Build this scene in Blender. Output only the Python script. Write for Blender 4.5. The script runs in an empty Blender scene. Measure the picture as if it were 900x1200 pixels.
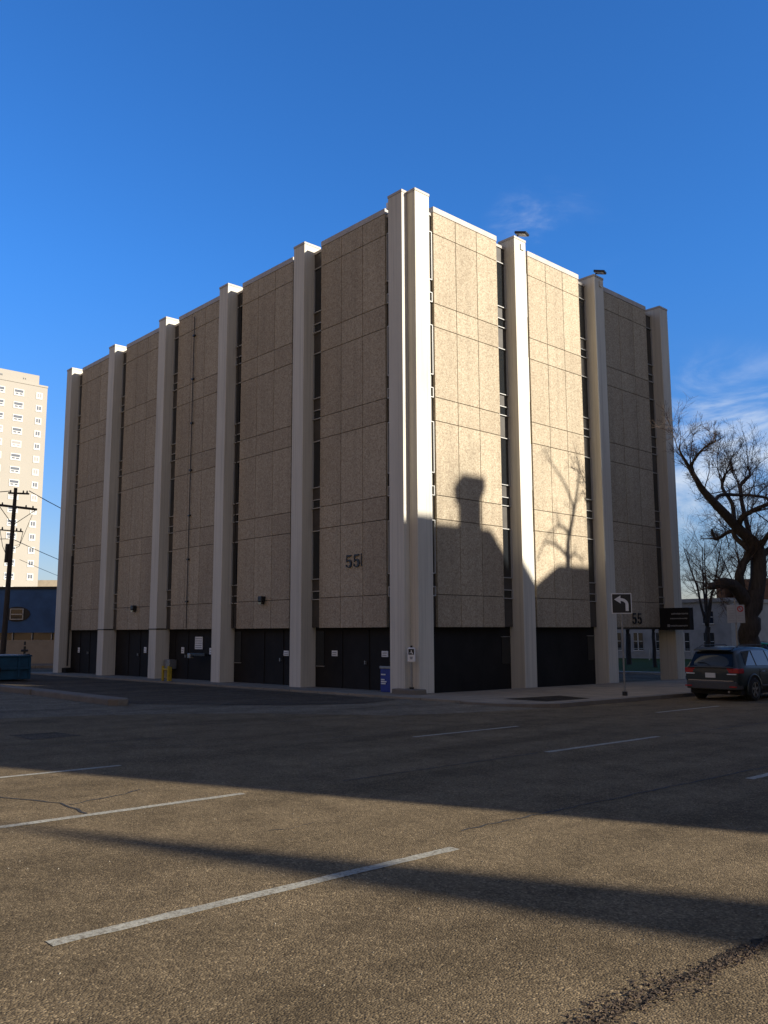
import bpy, bmesh, math, random
from mathutils import Vector, Matrix
R = math.radians
scene = bpy.context.scene
COL = scene.collection
GX, GY = 0.0076, -0.011            # the ground falls gently to the north and west


def gz(x, y):
    return GX * x + GY * y


# ------------------------------------------------------------------ materials
def mat(name, col, rough=0.8, metal=0.0, spec=0.5):
    m = bpy.data.materials.new(name)
    m.use_nodes = True
    b = m.node_tree.nodes['Principled BSDF']
    b.inputs['Base Color'].default_value = (*col, 1)
    b.inputs['Roughness'].default_value = rough
    b.inputs['Metallic'].default_value = metal
    b.inputs['Specular IOR Level'].default_value = spec
    return m


def N(m, t, **kw):
    n = m.node_tree.nodes.new(t)
    for k, v in kw.items():
        setattr(n, k, v)
    return n


def LK(m, a, b):
    m.node_tree.links.new(a, b)


def coords(m, scale=(1, 1, 1)):
    tc = N(m, 'ShaderNodeTexCoord')
    mp = N(m, 'ShaderNodeMapping')
    mp.inputs['Scale'].default_value = scale
    oi = N(m, 'ShaderNodeObjectInfo')
    va = N(m, 'ShaderNodeVectorMath', operation='MULTIPLY_ADD')
    LK(m, oi.outputs['Random'], va.inputs[0])
    va.inputs[1].default_value = (37, 53, 29)
    LK(m, tc.outputs['Object'], va.inputs[2])
    LK(m, va.outputs[0], mp.inputs['Vector'])
    return mp.outputs['Vector']


def noise(m, vec, scale, detail=4, rough=0.55):
    n = N(m, 'ShaderNodeTexNoise')
    n.inputs['Scale'].default_value = scale
    n.inputs['Detail'].default_value = detail
    n.inputs['Roughness'].default_value = rough
    LK(m, vec, n.inputs['Vector'])
    return n.outputs['Fac']


def ramp(m, fac, stops):
    r = N(m, 'ShaderNodeValToRGB')
    el = r.color_ramp.elements
    while len(el) > 1:
        el.remove(el[-1])
    el[0].position = stops[0][0]
    el[0].color = (*stops[0][1], 1)
    for p, c in stops[1:]:
        e = el.new(p)
        e.color = (*c, 1)
    LK(m, fac, r.inputs['Fac'])
    return r.outputs['Color']


def mix(m, a, b, fac, mode='MIX'):
    n = N(m, 'ShaderNodeMix', data_type='RGBA', blend_type=mode)
    for s, v in ((n.inputs[6], a), (n.inputs[7], b)):
        if isinstance(v, tuple):
            s.default_value = (*v, 1)
        else:
            LK(m, v, s)
    if isinstance(fac, float):
        n.inputs[0].default_value = fac
    else:
        LK(m, fac, n.inputs[0])
    return n.outputs[2]


def g(v):
    return (v, v, v)


def bump(m, h, strength, dist=0.01):
    b = N(m, 'ShaderNodeBump')
    b.inputs['Strength'].default_value = strength
    b.inputs['Distance'].default_value = dist
    LK(m, h, b.inputs['Height'])
    LK(m, b.outputs['Normal'], m.node_tree.nodes['Principled BSDF'].inputs['Normal'])


def base(m, c):
    LK(m, c, m.node_tree.nodes['Principled BSDF'].inputs['Base Color'])


def dirty(name, col, var=0.18, scale=1.5, rough=0.8, bumps=0.15, bscale=40, stretch=(1, 1, 1), metal=0.0, spec=0.4):
    m = mat(name, col, rough, metal, spec)
    v = coords(m, stretch)
    f = noise(m, v, scale, 6, 0.65)
    lo = tuple(c * (1 - var) for c in col)
    hi = tuple(min(1, c * (1 + var)) for c in col)
    base(m, ramp(m, f, [(0.3, lo), (0.7, hi)]))
    if bumps:
        bump(m, noise(m, v, bscale, 3), bumps)
    return m


M = {}
# exposed aggregate cladding
m = M['aggregate'] = mat('exposed_aggregate', (0.42, 0.33, 0.23), 0.9, 0, 0.2)
v = coords(m)
vo = N(m, 'ShaderNodeTexVoronoi')
vo.inputs['Scale'].default_value = 26
LK(m, v, vo.inputs['Vector'])
cell = N(m, 'ShaderNodeSeparateColor')
LK(m, vo.outputs['Color'], cell.inputs['Color'])
peb = ramp(m, cell.outputs[0], [(0.0, (0.28, 0.225, 0.17)), (0.3, (0.365, 0.305, 0.23)), (0.7, (0.41, 0.345, 0.263)), (1.0, (0.47, 0.41, 0.32))])
blot = ramp(m, noise(m, coords(m, (1, 1, 0.45)), 0.5, 6, 0.6), [(0.3, g(0.86)), (0.7, g(1.0))])
streak = ramp(m, noise(m, coords(m, (5, 5, 0.12)), 0.9, 4, 0.5), [(0.33, g(0.90)), (0.55, g(1.0))])
geo = N(m, 'ShaderNodeNewGeometry')
slab_tone = ramp(m, geo.outputs['Random Per Island'], [(0.0, (1.03, 1.0, 0.92)), (0.5, (1.10, 1.08, 1.0)), (1.0, (1.18, 1.16, 1.07))])
base(m, mix(m, mix(m, mix(m, peb, blot, 1.0, 'MULTIPLY'), streak, 1.0, 'MULTIPLY'), slab_tone, 1.0, 'MULTIPLY'))
inv = N(m, 'ShaderNodeMath', operation='SUBTRACT')
inv.inputs[0].default_value = 1.0
LK(m, vo.outputs['Distance'], inv.inputs[1])
bump(m, inv.outputs[0], 0.35, 0.015)

# white concrete of the pilasters
m = M['pilaster'] = mat('painted_concrete', (0.70, 0.65, 0.55), 0.75, 0, 0.3)
v1 = coords(m, (1, 1, 0.25))
v2 = coords(m, (9, 9, 0.12))
a = ramp(m, noise(m, v1, 0.9, 6, 0.6), [(0.3, (0.55, 0.51, 0.42)), (0.65, (0.65, 0.605, 0.50))])
b_ = ramp(m, noise(m, v2, 1.5, 5, 0.6), [(0.3, g(0.80)), (0.52, g(1.0))])
base(m, mix(m, a, b_, 1.0, 'MULTIPLY'))
bump(m, noise(m, coords(m), 60, 3), 0.12, 0.006)

M['coping'] = dirty('coping_metal', (0.42, 0.38, 0.33), 0.15, 3, 0.6, 0.05)
M['backing'] = mat('joint_backing', (0.12, 0.095, 0.07), 0.95)
M['spandrel'] = dirty('brown_spandrel', (0.07, 0.062, 0.052), 0.2, 3, 0.45, 0.03)
M['garage'] = dirty('dark_painted_wall', (0.020, 0.0185, 0.0175), 0.25, 1.2, 0.8, 0.2, 30, spec=0.15)
M['glass'] = mat('dark_glass', (0.012, 0.014, 0.016), 0.06, 0, 0.8)
M['alu'] = mat('white_window_frame', (0.46, 0.45, 0.42), 0.4, 0.2)
M['darkmetal'] = mat('dark_metal', (0.03, 0.03, 0.03), 0.5, 0.5)
M['black'] = mat('black_paint', (0.012, 0.012, 0.013), 0.5)
M['roof'] = dirty('roof_membrane', (0.12, 0.11, 0.10), 0.2, 1)
M['white'] = dirty('white_paint', (0.75, 0.74, 0.70), 0.1, 4, 0.6, 0)
M['textgrey'] = mat('lettering_grey', (0.30, 0.30, 0.29), 0.6)
M['steel'] = dirty('galvanised_steel', (0.28, 0.28, 0.27), 0.2, 8, 0.5, 0.05, 60, metal=0.6)
M['yellow'] = dirty('yellow_paint', (0.42, 0.30, 0.02), 0.25, 9, 0.6, 0.05)
M['bluebin'] = dirty('blue_box_paint', (0.012, 0.03, 0.22), 0.2, 6, 0.4, 0)
M['dumpster'] = dirty('blue_dumpster_paint', (0.008, 0.055, 0.10), 0.35, 2.5, 0.5, 0.1)
M['rubber'] = mat('rubber', (0.012, 0.012, 0.012), 0.85)
M['wood'] = dirty('weathered_pole_wood', (0.05, 0.042, 0.036), 0.35, 4, 0.9, 0.4, 20, (6, 6, 0.4))
M['bark'] = dirty('grey_brown_bark', (0.05, 0.041, 0.034), 0.45, 5, 0.95, 0.9, 14, (2.5, 2.5, 0.5))
M['twig'] = dirty('twig_bark', (0.085, 0.06, 0.047), 0.3, 5, 0.9, 0)
M['red'] = mat('red_sign', (0.4, 0.03, 0.03), 0.5)


# road asphalt
def asphalt(name, dark, light, patchy=1.0, grain=62.0, b=0.8):
    m = mat(name, light, 0.95, 0, 0.08)
    v = coords(m)
    vo = N(m, 'ShaderNodeTexVoronoi')
    vo.inputs['Scale'].default_value = grain
    LK(m, v, vo.inputs['Vector'])
    cell = N(m, 'ShaderNodeSeparateColor')
    LK(m, vo.outputs['Color'], cell.inputs['Color'])
    st = ramp(m, cell.outputs[0], [(0.0, dark), (0.4, tuple((a + c) / 2 for a, c in zip(dark, light))), (0.8, light), (0.95, tuple(c * 1.35 for c in light)), (1.0, tuple(c * 1.7 for c in light))])
    big = ramp(m, noise(m, coords(m, (1.2, 0.18, 1)), 0.8, 7, 0.62), [(0.3, g(0.62)), (0.5, g(0.92)), (0.72, g(1.12))])
    mid = ramp(m, noise(m, v, 1.7, 8, 0.7), [(0.32, g(0.70)), (0.6, g(1.08))])
    fine = ramp(m, noise(m, v, 22, 5, 0.7), [(0.3, g(0.8)), (0.7, g(1.15))])
    c = mix(m, st, big, patchy, 'MULTIPLY')
    c = mix(m, c, mid, 1.0, 'MULTIPLY')
    c = mix(m, c, fine, 1.0, 'MULTIPLY')
    base(m, c)
    h1 = N(m, 'ShaderNodeMath', operation='SUBTRACT')
    h1.inputs[0].default_value = 0.9
    LK(m, vo.outputs['Distance'], h1.inputs[1])
    h2 = N(m, 'ShaderNodeMath', operation='ADD')
    LK(m, h1.outputs[0], h2.inputs[0])
    n2 = N(m, 'ShaderNodeMath', operation='MULTIPLY')
    LK(m, noise(m, v, 70, 4, 0.7), n2.inputs[0])
    n2.inputs[1].default_value = 0.9
    LK(m, n2.outputs[0], h2.inputs[1])
    bump(m, h2.outputs[0], b, 0.009)
    return m


M['asphalt'] = asphalt('road_asphalt', (0.112, 0.081, 0.047), (0.222, 0.162, 0.09), 1.0, 80.0, 0.6)
M['asphalt_side'] = asphalt('side_street_surface', (0.13, 0.105, 0.07), (0.25, 0.205, 0.14), 1.0, 45, 0.5)
M['asphalt_lot'] = asphalt('parking_asphalt', (0.06, 0.047, 0.032), (0.14, 0.11, 0.075), 1.0, 40, 0.6)
M['soil'] = asphalt('bare_soil', (0.02, 0.016, 0.012), (0.055, 0.043, 0.03), 1.0, 30, 1.0)
M['seam'] = mat('crack_filler', (0.022, 0.02, 0.018), 0.8)


def concrete(name, col, jx=1.5):
    m = mat(name, col, 0.85, 0, 0.3)
    v = coords(m)
    f = ramp(m, noise(m, v, 1.3, 8, 0.68), [(0.28, tuple(c * 0.7 for c in col)), (0.7, tuple(c * 1.12 for c in col))])
    f = mix(m, f, ramp(m, noise(m, v, 30, 4, 0.7), [(0.3, g(0.85)), (0.7, g(1.1))]), 1.0, 'MULTIPLY')
    if jx:
        br = N(m, 'ShaderNodeTexBrick', offset=0.0)
        br.inputs['Color1'].default_value = (1, 1, 1, 1)
        br.inputs['Color2'].default_value = (0.9, 0.9, 0.9, 1)
        br.inputs['Mortar'].default_value = (0.3, 0.3, 0.3, 1)
        br.inputs['Scale'].default_value = 1.0
        br.inputs['Mortar Size'].default_value = 0.012
        br.inputs['Brick Width'].default_value = jx
        br.inputs['Row Height'].default_value = jx
        LK(m, v, br.inputs['Vector'])
        f = mix(m, f, br.outputs['Color'], 1.0, 'MULTIPLY')
    base(m, f)
    bump(m, noise(m, v, 45, 4), 0.25, 0.006)
    return m


M['sidewalk'] = concrete('sidewalk_concrete', (0.29, 0.24, 0.17))
M['kerb'] = concrete('kerb_concrete', (0.19, 0.16, 0.12), 0)
m = M['paint'] = mat('worn_road_paint', (0.6, 0.58, 0.52), 0.8)
v = coords(m)
wear = ramp(m, noise(m, v, 34, 6, 0.75), [(0.38, (0.17, 0.14, 0.095)), (0.50, (0.36, 0.33, 0.25)), (0.7, (0.46, 0.43, 0.34))])
base(m, mix(m, wear, ramp(m, noise(m, v, 2.5, 5, 0.7), [(0.3, g(0.72)), (0.6, g(1.0))]), 1.0, 'MULTIPLY'))
bump(m, noise(m, v, 70, 4), 0.6, 0.006)
m = M['grass'] = mat('lawn_grass', (0.05, 0.075, 0.025), 0.95, 0, 0.1)
base(m, ramp(m, noise(m, coords(m), 6, 8, 0.75), [(0.3, (0.032, 0.045, 0.008)), (0.55, (0.05, 0.07, 0.012)), (0.75, (0.08, 0.085, 0.02))]))
bump(m, noise(m, coords(m), 40, 5, 0.8), 1.0, 0.05)


# ------------------------------------------------------------------ mesh helpers
class MB:
    def __init__(s):
        s.v = []
        s.f = []
        s.mat = Matrix.Identity(4)

    def add(s, vs, fs):
        o = len(s.v)
        s.v += [tuple(s.mat @ Vector(p)) for p in vs]
        s.f += [tuple(i + o for i in f) for f in fs]

    def box(s, x0, x1, y0, y1, z0, z1):
        x0, x1 = min(x0, x1), max(x0, x1)
        y0, y1 = min(y0, y1), max(y0, y1)
        s.add([(x0, y0, z0), (x1, y0, z0), (x1, y1, z0), (x0, y1, z0), (x0, y0, z1), (x1, y0, z1), (x1, y1, z1), (x0, y1, z1)],
              [(0, 3, 2, 1), (4, 5, 6, 7), (0, 1, 5, 4), (1, 2, 6, 5), (2, 3, 7, 6), (3, 0, 4, 7)])
        return s

    def slab(s, pts, up, h0=0.0, ground=True):
        """prism over a plan polygon (ccw), following the ground"""
        n = len(pts)
        G = gz if ground else (lambda x, y: 0)
        s.add([(x, y, G(x, y) + h0) for x, y in pts] + [(x, y, G(x, y) + up) for x, y in pts],
              [tuple(range(n, 2 * n))] + [tuple(range(n - 1, -1, -1))] + [(i, (i + 1) % n, n + (i + 1) % n, n + i) for i in range(n)])
        return s

    def sheet(s, pts, up):
        s.add([(x, y, gz(x, y) + up) for x, y in pts], [tuple(range(len(pts)))])
        return s

    def prism(s, pts, axis, a0, a1):
        """2-D outline extruded along axis; 'y': pts=(x,z), 'x': pts=(y,z), 'z': pts=(x,y)"""
        def mk(p, a):
            return {'x': (a, p[0], p[1]), 'y': (p[0], a, p[1]), 'z': (p[0], p[1], a)}[axis]
        n = len(pts)
        s.add([mk(p, a0) for p in pts] + [mk(p, a1) for p in pts],
              [tuple(range(n - 1, -1, -1)), tuple(range(n, 2 * n))] + [(i, (i + 1) % n, n + (i + 1) % n, n + i) for i in range(n)])
        return s

    def tube(s, pts, rad, n=8, cap=True):
        pts = [Vector(p) for p in pts]
        if not isinstance(rad, (list, tuple)):
            rad = [rad] * len(pts)
        vs, fs = [], []
        t0 = (pts[1] - pts[0]).normalized()
        ref = Vector((0, 0, 1)) if abs(t0.z) < 0.9 else Vector((1, 0, 0))
        u = t0.cross(ref).normalized()
        for i, p in enumerate(pts):
            t = (pts[min(i + 1, len(pts) - 1)] - pts[max(i - 1, 0)]).normalized()
            u = (u - t * u.dot(t))
            u = u.normalized() if u.length > 1e-6 else t.orthogonal().normalized()
            w = t.cross(u)
            for k in range(n):
                a = 2 * math.pi * k / n
                vs.append(p + (u * math.cos(a) + w * math.sin(a)) * rad[i])
        for i in range(len(pts) - 1):
            for k in range(n):
                fs.append((i * n + k, i * n + (k + 1) % n, (i + 1) * n + (k + 1) % n, (i + 1) * n + k))
        if cap:
            fs.append(tuple(range(n - 1, -1, -1)))
            fs.append(tuple(range((len(pts) - 1) * n, len(pts) * n)))
        s.add(vs, fs)
        return s

    def build(s, name, m, parent=None, bevel=0, smooth=False, fix=True):
        me = bpy.data.meshes.new(name)
        me.from_pydata(s.v, [], s.f)
        if fix:
            bm = bmesh.new()
            bm.from_mesh(me)
            bmesh.ops.recalc_face_normals(bm, faces=bm.faces)
            bm.to_mesh(me)
            bm.free()
        me.materials.append(m)
        if smooth:
            me.polygons.foreach_set('use_smooth', [True] * len(me.polygons))
        o = bpy.data.objects.new(name, me)
        COL.objects.link(o)
        if parent:
            o.parent = parent
        if bevel:
            md = o.modifiers.new('bevel', 'BEVEL')
            md.width = bevel
            md.segments = 2
            md.limit_method = 'ANGLE'
        return o


def tag(o, label=None, cat=None, group=None, kind=None):
    for k, v in (('label', label), ('category', cat), ('group', group), ('kind', kind)):
        if v:
            o[k] = v
    return o


def thing(name, label, cat, loc=(0, 0, 0), rz=0, group=None):
    o = bpy.data.objects.new(name, None)
    o.empty_display_size = 0.2
    COL.objects.link(o)
    o.location = loc
    o.rotation_euler = (0, 0, rz)
    return tag(o, label, cat, group)


def struct(o):
    return tag(o, kind='structure')


def cp(o, parent=None):
    c = o.copy()
    COL.objects.link(c)
    c.parent = parent
    for ch in list(o.children):
        cp(ch, c)
    return c


# ------------------------------------------------------------------ ground
b = MB()
S = 1500
nseg = 24
for i in range(nseg):
    for j in range(nseg):
        xs = [-S + 2 * S * k / nseg for k in (i, i + 1)]
        ys = [-S + 2 * S * k / nseg for k in (j, j + 1)]
        b.sheet([(xs[0], ys[0]), (xs[1], ys[0]), (xs[1], ys[1]), (xs[0], ys[1])], -0.004)
struct(b.build('ground', M['asphalt_side'], fix=False))

# main road asphalt, its west edge is the kerb line and then the flare of the side street
W_EDGE = [(5.85, -0.6), (5.62, -2.2), (5.25, -3.8), (4.75, -5.3), (3.5, -6.2), (2.1, -7.2), (0.9, -8.7), (0.1, -10.2), (-0.4, -12), (-0.7, -15), (-0.9, -80)]
b = MB()
b.sheet([(5.85, 300)] + W_EDGE + [(21.0, -80), (21.0, 300)], 0.0)
struct(b.build('road', M['asphalt'], fix=False))


def strip(x0, y0, x1, y1, w):
    d = Vector((x1 - x0, y1 - y0)).normalized()
    n = Vector((-d.y, d.x)) * w / 2
    return [(x0 - n.x, y0 - n.y), (x1 - n.x, y1 - n.y), (x1 + n.x, y1 + n.y), (x0 + n.x, y0 + n.y)]


rng = random.Random(5)


def ragged_strip(mb, x, y0, y1, w, up, jit=0.006, step=0.12):
    n = max(2, int(abs(y1 - y0) / step))
    L = [(x - w / 2 + rng.uniform(-jit, jit), y0 + (y1 - y0) * i / n) for i in range(n + 1)]
    Rr = [(x + w / 2 + rng.uniform(-jit, jit), y0 + (y1 - y0) * i / n) for i in range(n + 1)]
    o = len(mb.v)
    mb.v += [(a, c, gz(a, c) + up) for a, c in L] + [(a, c, gz(a, c) + up) for a, c in Rr]
    for i in range(n):
        mb.f.append((o + i, o + n + 1 + i, o + n + 2 + i, o + i + 1))


b = MB()
for x, ya, yb in [(14.12, -16.66, -13.5), (14.12, -8.45, -5.3), (14.12, -0.3, 2.9), (14.12, -24.8, -21.6),
                  (10.92, -16.5, -13.32), (10.98, -8.13, -5.0), (11.0, 0.1, 3.2),
                  (8.03, -16.6, -13.3), (8.2, -8.1, -5.3), (8.3, -0.4, 2.6)]:
    ragged_strip(b, x, ya, yb, 0.105, 0.004)
b.build('lane_marking', M['paint'], fix=False)
struct(bpy.data.objects['lane_marking'])

# crack seams
b = MB()


def crack(mb, pts, w, up=0.004, jit=0.03):
    P = []
    for (xa, ya), (xb, yb) in zip(pts[:-1], pts[1:]):
        n = max(2, int(math.hypot(xb - xa, yb - ya) / 0.12))
        for i in range(n):
            t = i / n
            P.append((xa + (xb - xa) * t + rng.uniform(-jit, jit), ya + (yb - ya) * t + rng.uniform(-jit, jit)))
    P.append(pts[-1])
    o = len(mb.v)
    for i, (x, y) in enumerate(P):
        q = P[min(i + 1, len(P) - 1)]
        p = P[max(i - 1, 0)]
        d = Vector((q[0] - p[0], q[1] - p[1])).normalized()
        ww = w * rng.uniform(0.5, 1.2) / 2
        for s in (-1, 1):
            a, c = x - d.y * ww * s, y + d.x * ww * s
            mb.v.append((a, c, gz(a, c) + up))
    for i in range(len(P) - 1):
        mb.f.append((o + 2 * i, o + 2 * i + 1, o + 2 * i + 3, o + 2 * i + 2))


crack(b, [(11.0, -12.0), (10.95, -8.3)], 0.035, jit=0.012)
crack(b, [(11.02, -4.8), (11.1, 0.0)], 0.03, jit=0.012)
crack(b, [(13.72, -13.0), (13.78, -9.5), (13.85, -6.2), (13.9, -2)], 0.03, jit=0.02)
crack(b, [(9.3, -15.3), (9.9, -15.05), (10.3, -14.95), (10.85, -15.0)], 0.03)
crack(b, [(10.3, -14.95), (10.15, -14.4), (9.95, -14.0)], 0.03)
crack(b, [(12.6, -14.2), (12.7, -14.0), (12.62, -13.7)], 0.014)
crack(b, [(6.0, -12.5), (7.3, -10.0), (7.5, -7.0)], 0.02)
crack(b, [(2.0, -12.0), (4.0, -9.0), (4.8, -6.2)], 0.025)
crack(b, [(5.3, -14.0), (5.4, -11.0)], 0.02)
struct(b.build('road_crack', M['seam'], fix=False))

# old utility cut patch at the left and cracked repair near the lot mouth
b = MB()
b.sheet([(3.2, -13.0), (4.2, -13.0), (4.15, -12.1), (3.25, -12.2)], 0.004)
struct(b.build('road_patch', M['asphalt_lot'], fix=False))

# parking lot surface between the building and the low concrete curb
b = MB()
b.sheet([(-45, -7.7), (-2.4, -7.7), (-1.2, -6.4), (0.6, -5.2), (1.4, -3.2), (0.9, -1.5), (-45, -1.2)], 0.002)
struct(b.build('parking_lot', M['asphalt_lot'], fix=False))
b = MB()
crack(b, [(1.5, -3.2), (0.4, -4.4), (-0.4, -6.2), (-1.5, -7.2)], 0.09, 0.006, 0.08)
crack(b, [(1.0, -2.6), (-2.0, -2.9), (-6, -2.7)], 0.06, 0.006, 0.06)
crack(b, [(0.2, -4.6), (-3.0, -4.4), (-9, -4.9)], 0.05, 0.006, 0.06)
struct(b.build('lot_crack', M['seam'], fix=False))

# sidewalks with kerb
b = MB()
side = [(5.55, -0.6), (5.55, 150), (0.02, 150), (0.02, -1.15), (3.2, -1.15), (4.4, -1.05), (5.2, -0.9)]
b.slab(side, 0.05, -0.1)
struct(b.build('sidewalk', M['sidewalk'], fix=True))
b = MB()
kp = [(5.55, 150), (5.55, 30), (5.55, 5), (5.55, -0.6), (5.2, -0.9), (4.4, -1.05), (3.2, -1.15)]
ko = [(5.85, 150), (5.85, 30), (5.85, 5), (5.85, -0.7), (5.4, -1.2), (4.45, -1.4), (3.2, -1.45)]
for i in range(len(kp) - 1):
    hs = [0.10, 0.10, 0.10, 0.095, 0.08, 0.055, 0.05]
    vs = []
    for (p, h) in ((kp[i], hs[i]), (ko[i], hs[i]), (ko[i + 1], hs[i + 1]), (kp[i + 1], hs[i + 1])):
        vs.append((p[0], p[1], gz(*p) + h))
    for (p, h) in ((kp[i], hs[i]), (ko[i], hs[i]), (ko[i + 1], hs[i + 1]), (kp[i + 1], hs[i + 1])):
        vs.append((p[0], p[1], gz(*p) - 0.1))
    b.add(vs, [(0, 1, 2, 3), (1, 5, 6, 2), (0, 3, 7, 4)])
struct(b.build('kerb', M['kerb']))
b = MB()
b.sheet([(3.3, 0.2), (4.75, 0.25), (4.85, 2.1), (3.45, 2.6)], 0.056)
struct(b.build('tree_pit', M['soil'], fix=False))
b = MB()
b.slab([(21.0, -80), (26.5, -80), (26.5, 300), (21.0, 300)], 0.13, -0.1)
struct(b.build('far_sidewalk', M['sidewalk']))

# narrow concrete apron along the foot of the building
b = MB()
b.slab([(-28, -1.15), (0.0, -1.15), (0.0, 0.95), (-28, 0.95)], 0.055, -0.15)
struct(b.build('apron', M['sidewalk']))

# low concrete kerb between lot and side street, in two lengths with an open joint
b = MB()
b.slab([(-45, -8.15), (-8.75, -8.15), (-8.75, -7.68), (-45, -7.68)], 0.17, -0.1)
k1 = b.build('concrete_curb', M['kerb'], bevel=0.03)
tag(k1, 'long low concrete curb running past the blue dumpster to a gap', 'curb', 'low concrete curbs beside the parking lot')
b = MB()
b.slab([(-8.6, -8.17), (-3.0, -8.45), (-2.55, -8.5), (-2.3, -8.35), (-2.25, -8.1), (-2.5, -7.95), (-3.0, -7.95), (-8.6, -7.69)], 0.17, -0.1)
k2 = b.build('concrete_curb', M['kerb'], bevel=0.04)
tag(k2, 'short low concrete curb with a rounded end at the lot entrance', 'curb', 'low concrete curbs beside the parking lot')

# leaves and grit gathered in the gutter near the camera
b = MB()
rg = random.Random(11)
for i in range(7000):
    y = rg.uniform(-17.8, -8.0)
    x = 16.64 + rg.gauss(0, 0.045 + 0.025 * math.sin(y * 3.7) + 0.015 * math.sin(y * 11)) + 0.05 * math.sin(y * 1.7)
    s = rg.uniform(0.004, 0.016)
    z = gz(x, y) + 0.001
    a = rg.uniform(0, 6.28)
    h = rg.uniform(0.001, 0.012)
    ps = []
    for k in range(3):
        an = a + k * 2.1 + rg.uniform(-0.4, 0.4)
        ps.append((x + s * math.cos(an), y + s * math.sin(an), z + rg.uniform(0, h)))
    ps.append((x, y, z + h))
    b.add(ps, [(0, 1, 3), (1, 2, 3), (2, 0, 3)])
M['litter'] = dirty('dry_leaf_litter', (0.075, 0.05, 0.03), 0.7, 60, 0.9, 0)
tag(b.build('leaf_litter', M['litter'], fix=False), 'dark leaves and grit gathered in the near gutter', 'leaf litter', kind='stuff')
b = MB()
ragged_strip(b, 16.64, -18.5, -6, 0.035, 0.003, 0.03, 0.06)
struct(b.build('gutter_dirt', M['soil'], fix=False))

# scattered grit on the road
b = MB()
for i in range(350):
    x = rg.uniform(11, 18)
    y = rg.uniform(-18, -10)
    s = rg.uniform(0.003, 0.008)
    z = gz(x, y)
    b.add([(x - s, y - s, z), (x + s, y - s, z), (x, y + s, z), (x, y, z + s)], [(0, 1, 3), (1, 2, 3), (2, 0, 3)])
M['grit'] = dirty('pale_grit', (0.2, 0.17, 0.12), 0.6, 30, 0.9, 0)
tag(b.build('road_grit', M['grit'], fix=False), 'pale grit scattered over the near road lanes', 'grit', kind='stuff')

# ------------------------------------------------------------------ the office building
A0, SL, WL = 0.366, 5.231, 0.656      # left facade: corner gap, bay spacing, pilaster width
B0, SR, WR = 0.251, 5.166, 0.666      # right facade
H = 16.41
XL = -A0 - 5 * SL - WL
YR = B0 + 3 * SR + WR
bld = thing('office_building', 'five storey windowless office block of pebbled beige panels between tall white pilasters', 'office building', (0, 0, 0))

b = MB()
b.box(XL + 0.1, -0.5, 0.5, YR - 0.1, 2.08, 16.0)
b.build('core_wall', M['spandrel'], bld)
b = MB()
b.box(XL + 0.1, -7.0, 0.66, YR - 0.1, -0.4, 2.079)
b.box(-6.999, -0.62, 0.66, 11.0, -0.4, 2.079)
b.build('ground_floor_wall', M['garage'], bld)
b = MB()
b.box(XL + 0.4, -0.9, 0.9, YR - 0.4, 16.0, 16.12)
b.build('roof', M['roof'], bld)


# pilasters (each with its coping)
def pilaster(x0, x1, y0, y1, zb=-0.6):
    p = MB().box(x0, x1, y0, y1, zb, H - 0.09).build('pilaster', M['pilaster'], bld, bevel=0.012)
    MB().box(x0 - 0.015, x1 + 0.015, y0 - 0.015, y1 + 0.015, H - 0.09, H).build('coping', M['coping'], p, bevel=0.008)
    return p


PL = []
for k in range(6):
    xr = -A0 - k * SL
    PL.append((xr - WL, xr))
    pilaster(xr - WL, xr, 0.0, 0.75 if k else 0.95)
PR = []
for k in range(4):
    y0 = B0 + k * SR
    PR.append((y0, y0 + WR))
    pilaster(-0.75 if k < 3 else -0.8, 0.0, y0 + (0.0 if k else 0.0), y0 + WR) if k else pilaster(-0.364, 0.0, y0, y0 + WR)
# straps at the floor line on the far pilasters
for k in (3, 4):
    x0, x1 = PL[k]
    MB().box(x0 - 0.02, x1 + 0.02, -0.02, 0.5, 2.05, 2.10).build('strap', M['darkmetal'], bld)

ROWS = [2.06, 3.10, 5.55, 6.33, 8.82, 9.62, 12.05, 12.87, 15.35, 16.12]
DP = 0.37


def cladding(w):
    """one bay of aggregate slabs, local x 0..w, y 0 = front face, +y into the wall"""
    b = MB()
    gp = 0.011
    for c in range(3):
        for r in range(len(ROWS) - 1):
            x0, x1 = w * c / 3 + gp, w * (c + 1) / 3 - gp
            z0, z1 = ROWS[r] + gp, ROWS[r + 1] - gp
            if c == 0:
                x0 -= gp
            if c == 2:
                x1 += gp
            if r == 0:
                z0 -= gp
            b.box(x0, x1, 0, 0.10, z0, z1)
    return b


def bay(w, xform):
    """cladding + coping + backing under the building"""
    b = cladding(w)
    o = b.build('cladding_panel', M['aggregate'], bld, bevel=0.006)
    o.matrix_local = xform
    k = MB().box(0.01, w - 0.01, 0.035, 0.2, 2.07, 16.1).build('joint_backing', M['backing'], o)
    k2 = MB().box(-0.01, w + 0.01, -0.015, 0.45, 16.12, 16.32).build('parapet_coping', M['coping'], o, bevel=0.008)
    return o


# local window unit: x 0..w, y 0 = glass plane, frame proud towards -y
ZW = [(13.70, 15.40), (10.40, 12.10), (7.08, 8.78), (3.78, 5.50)]
ZS = [(12.92, 13.24), (9.62, 9.94), (6.33, 6.63), (3.06, 3.35)]


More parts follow.
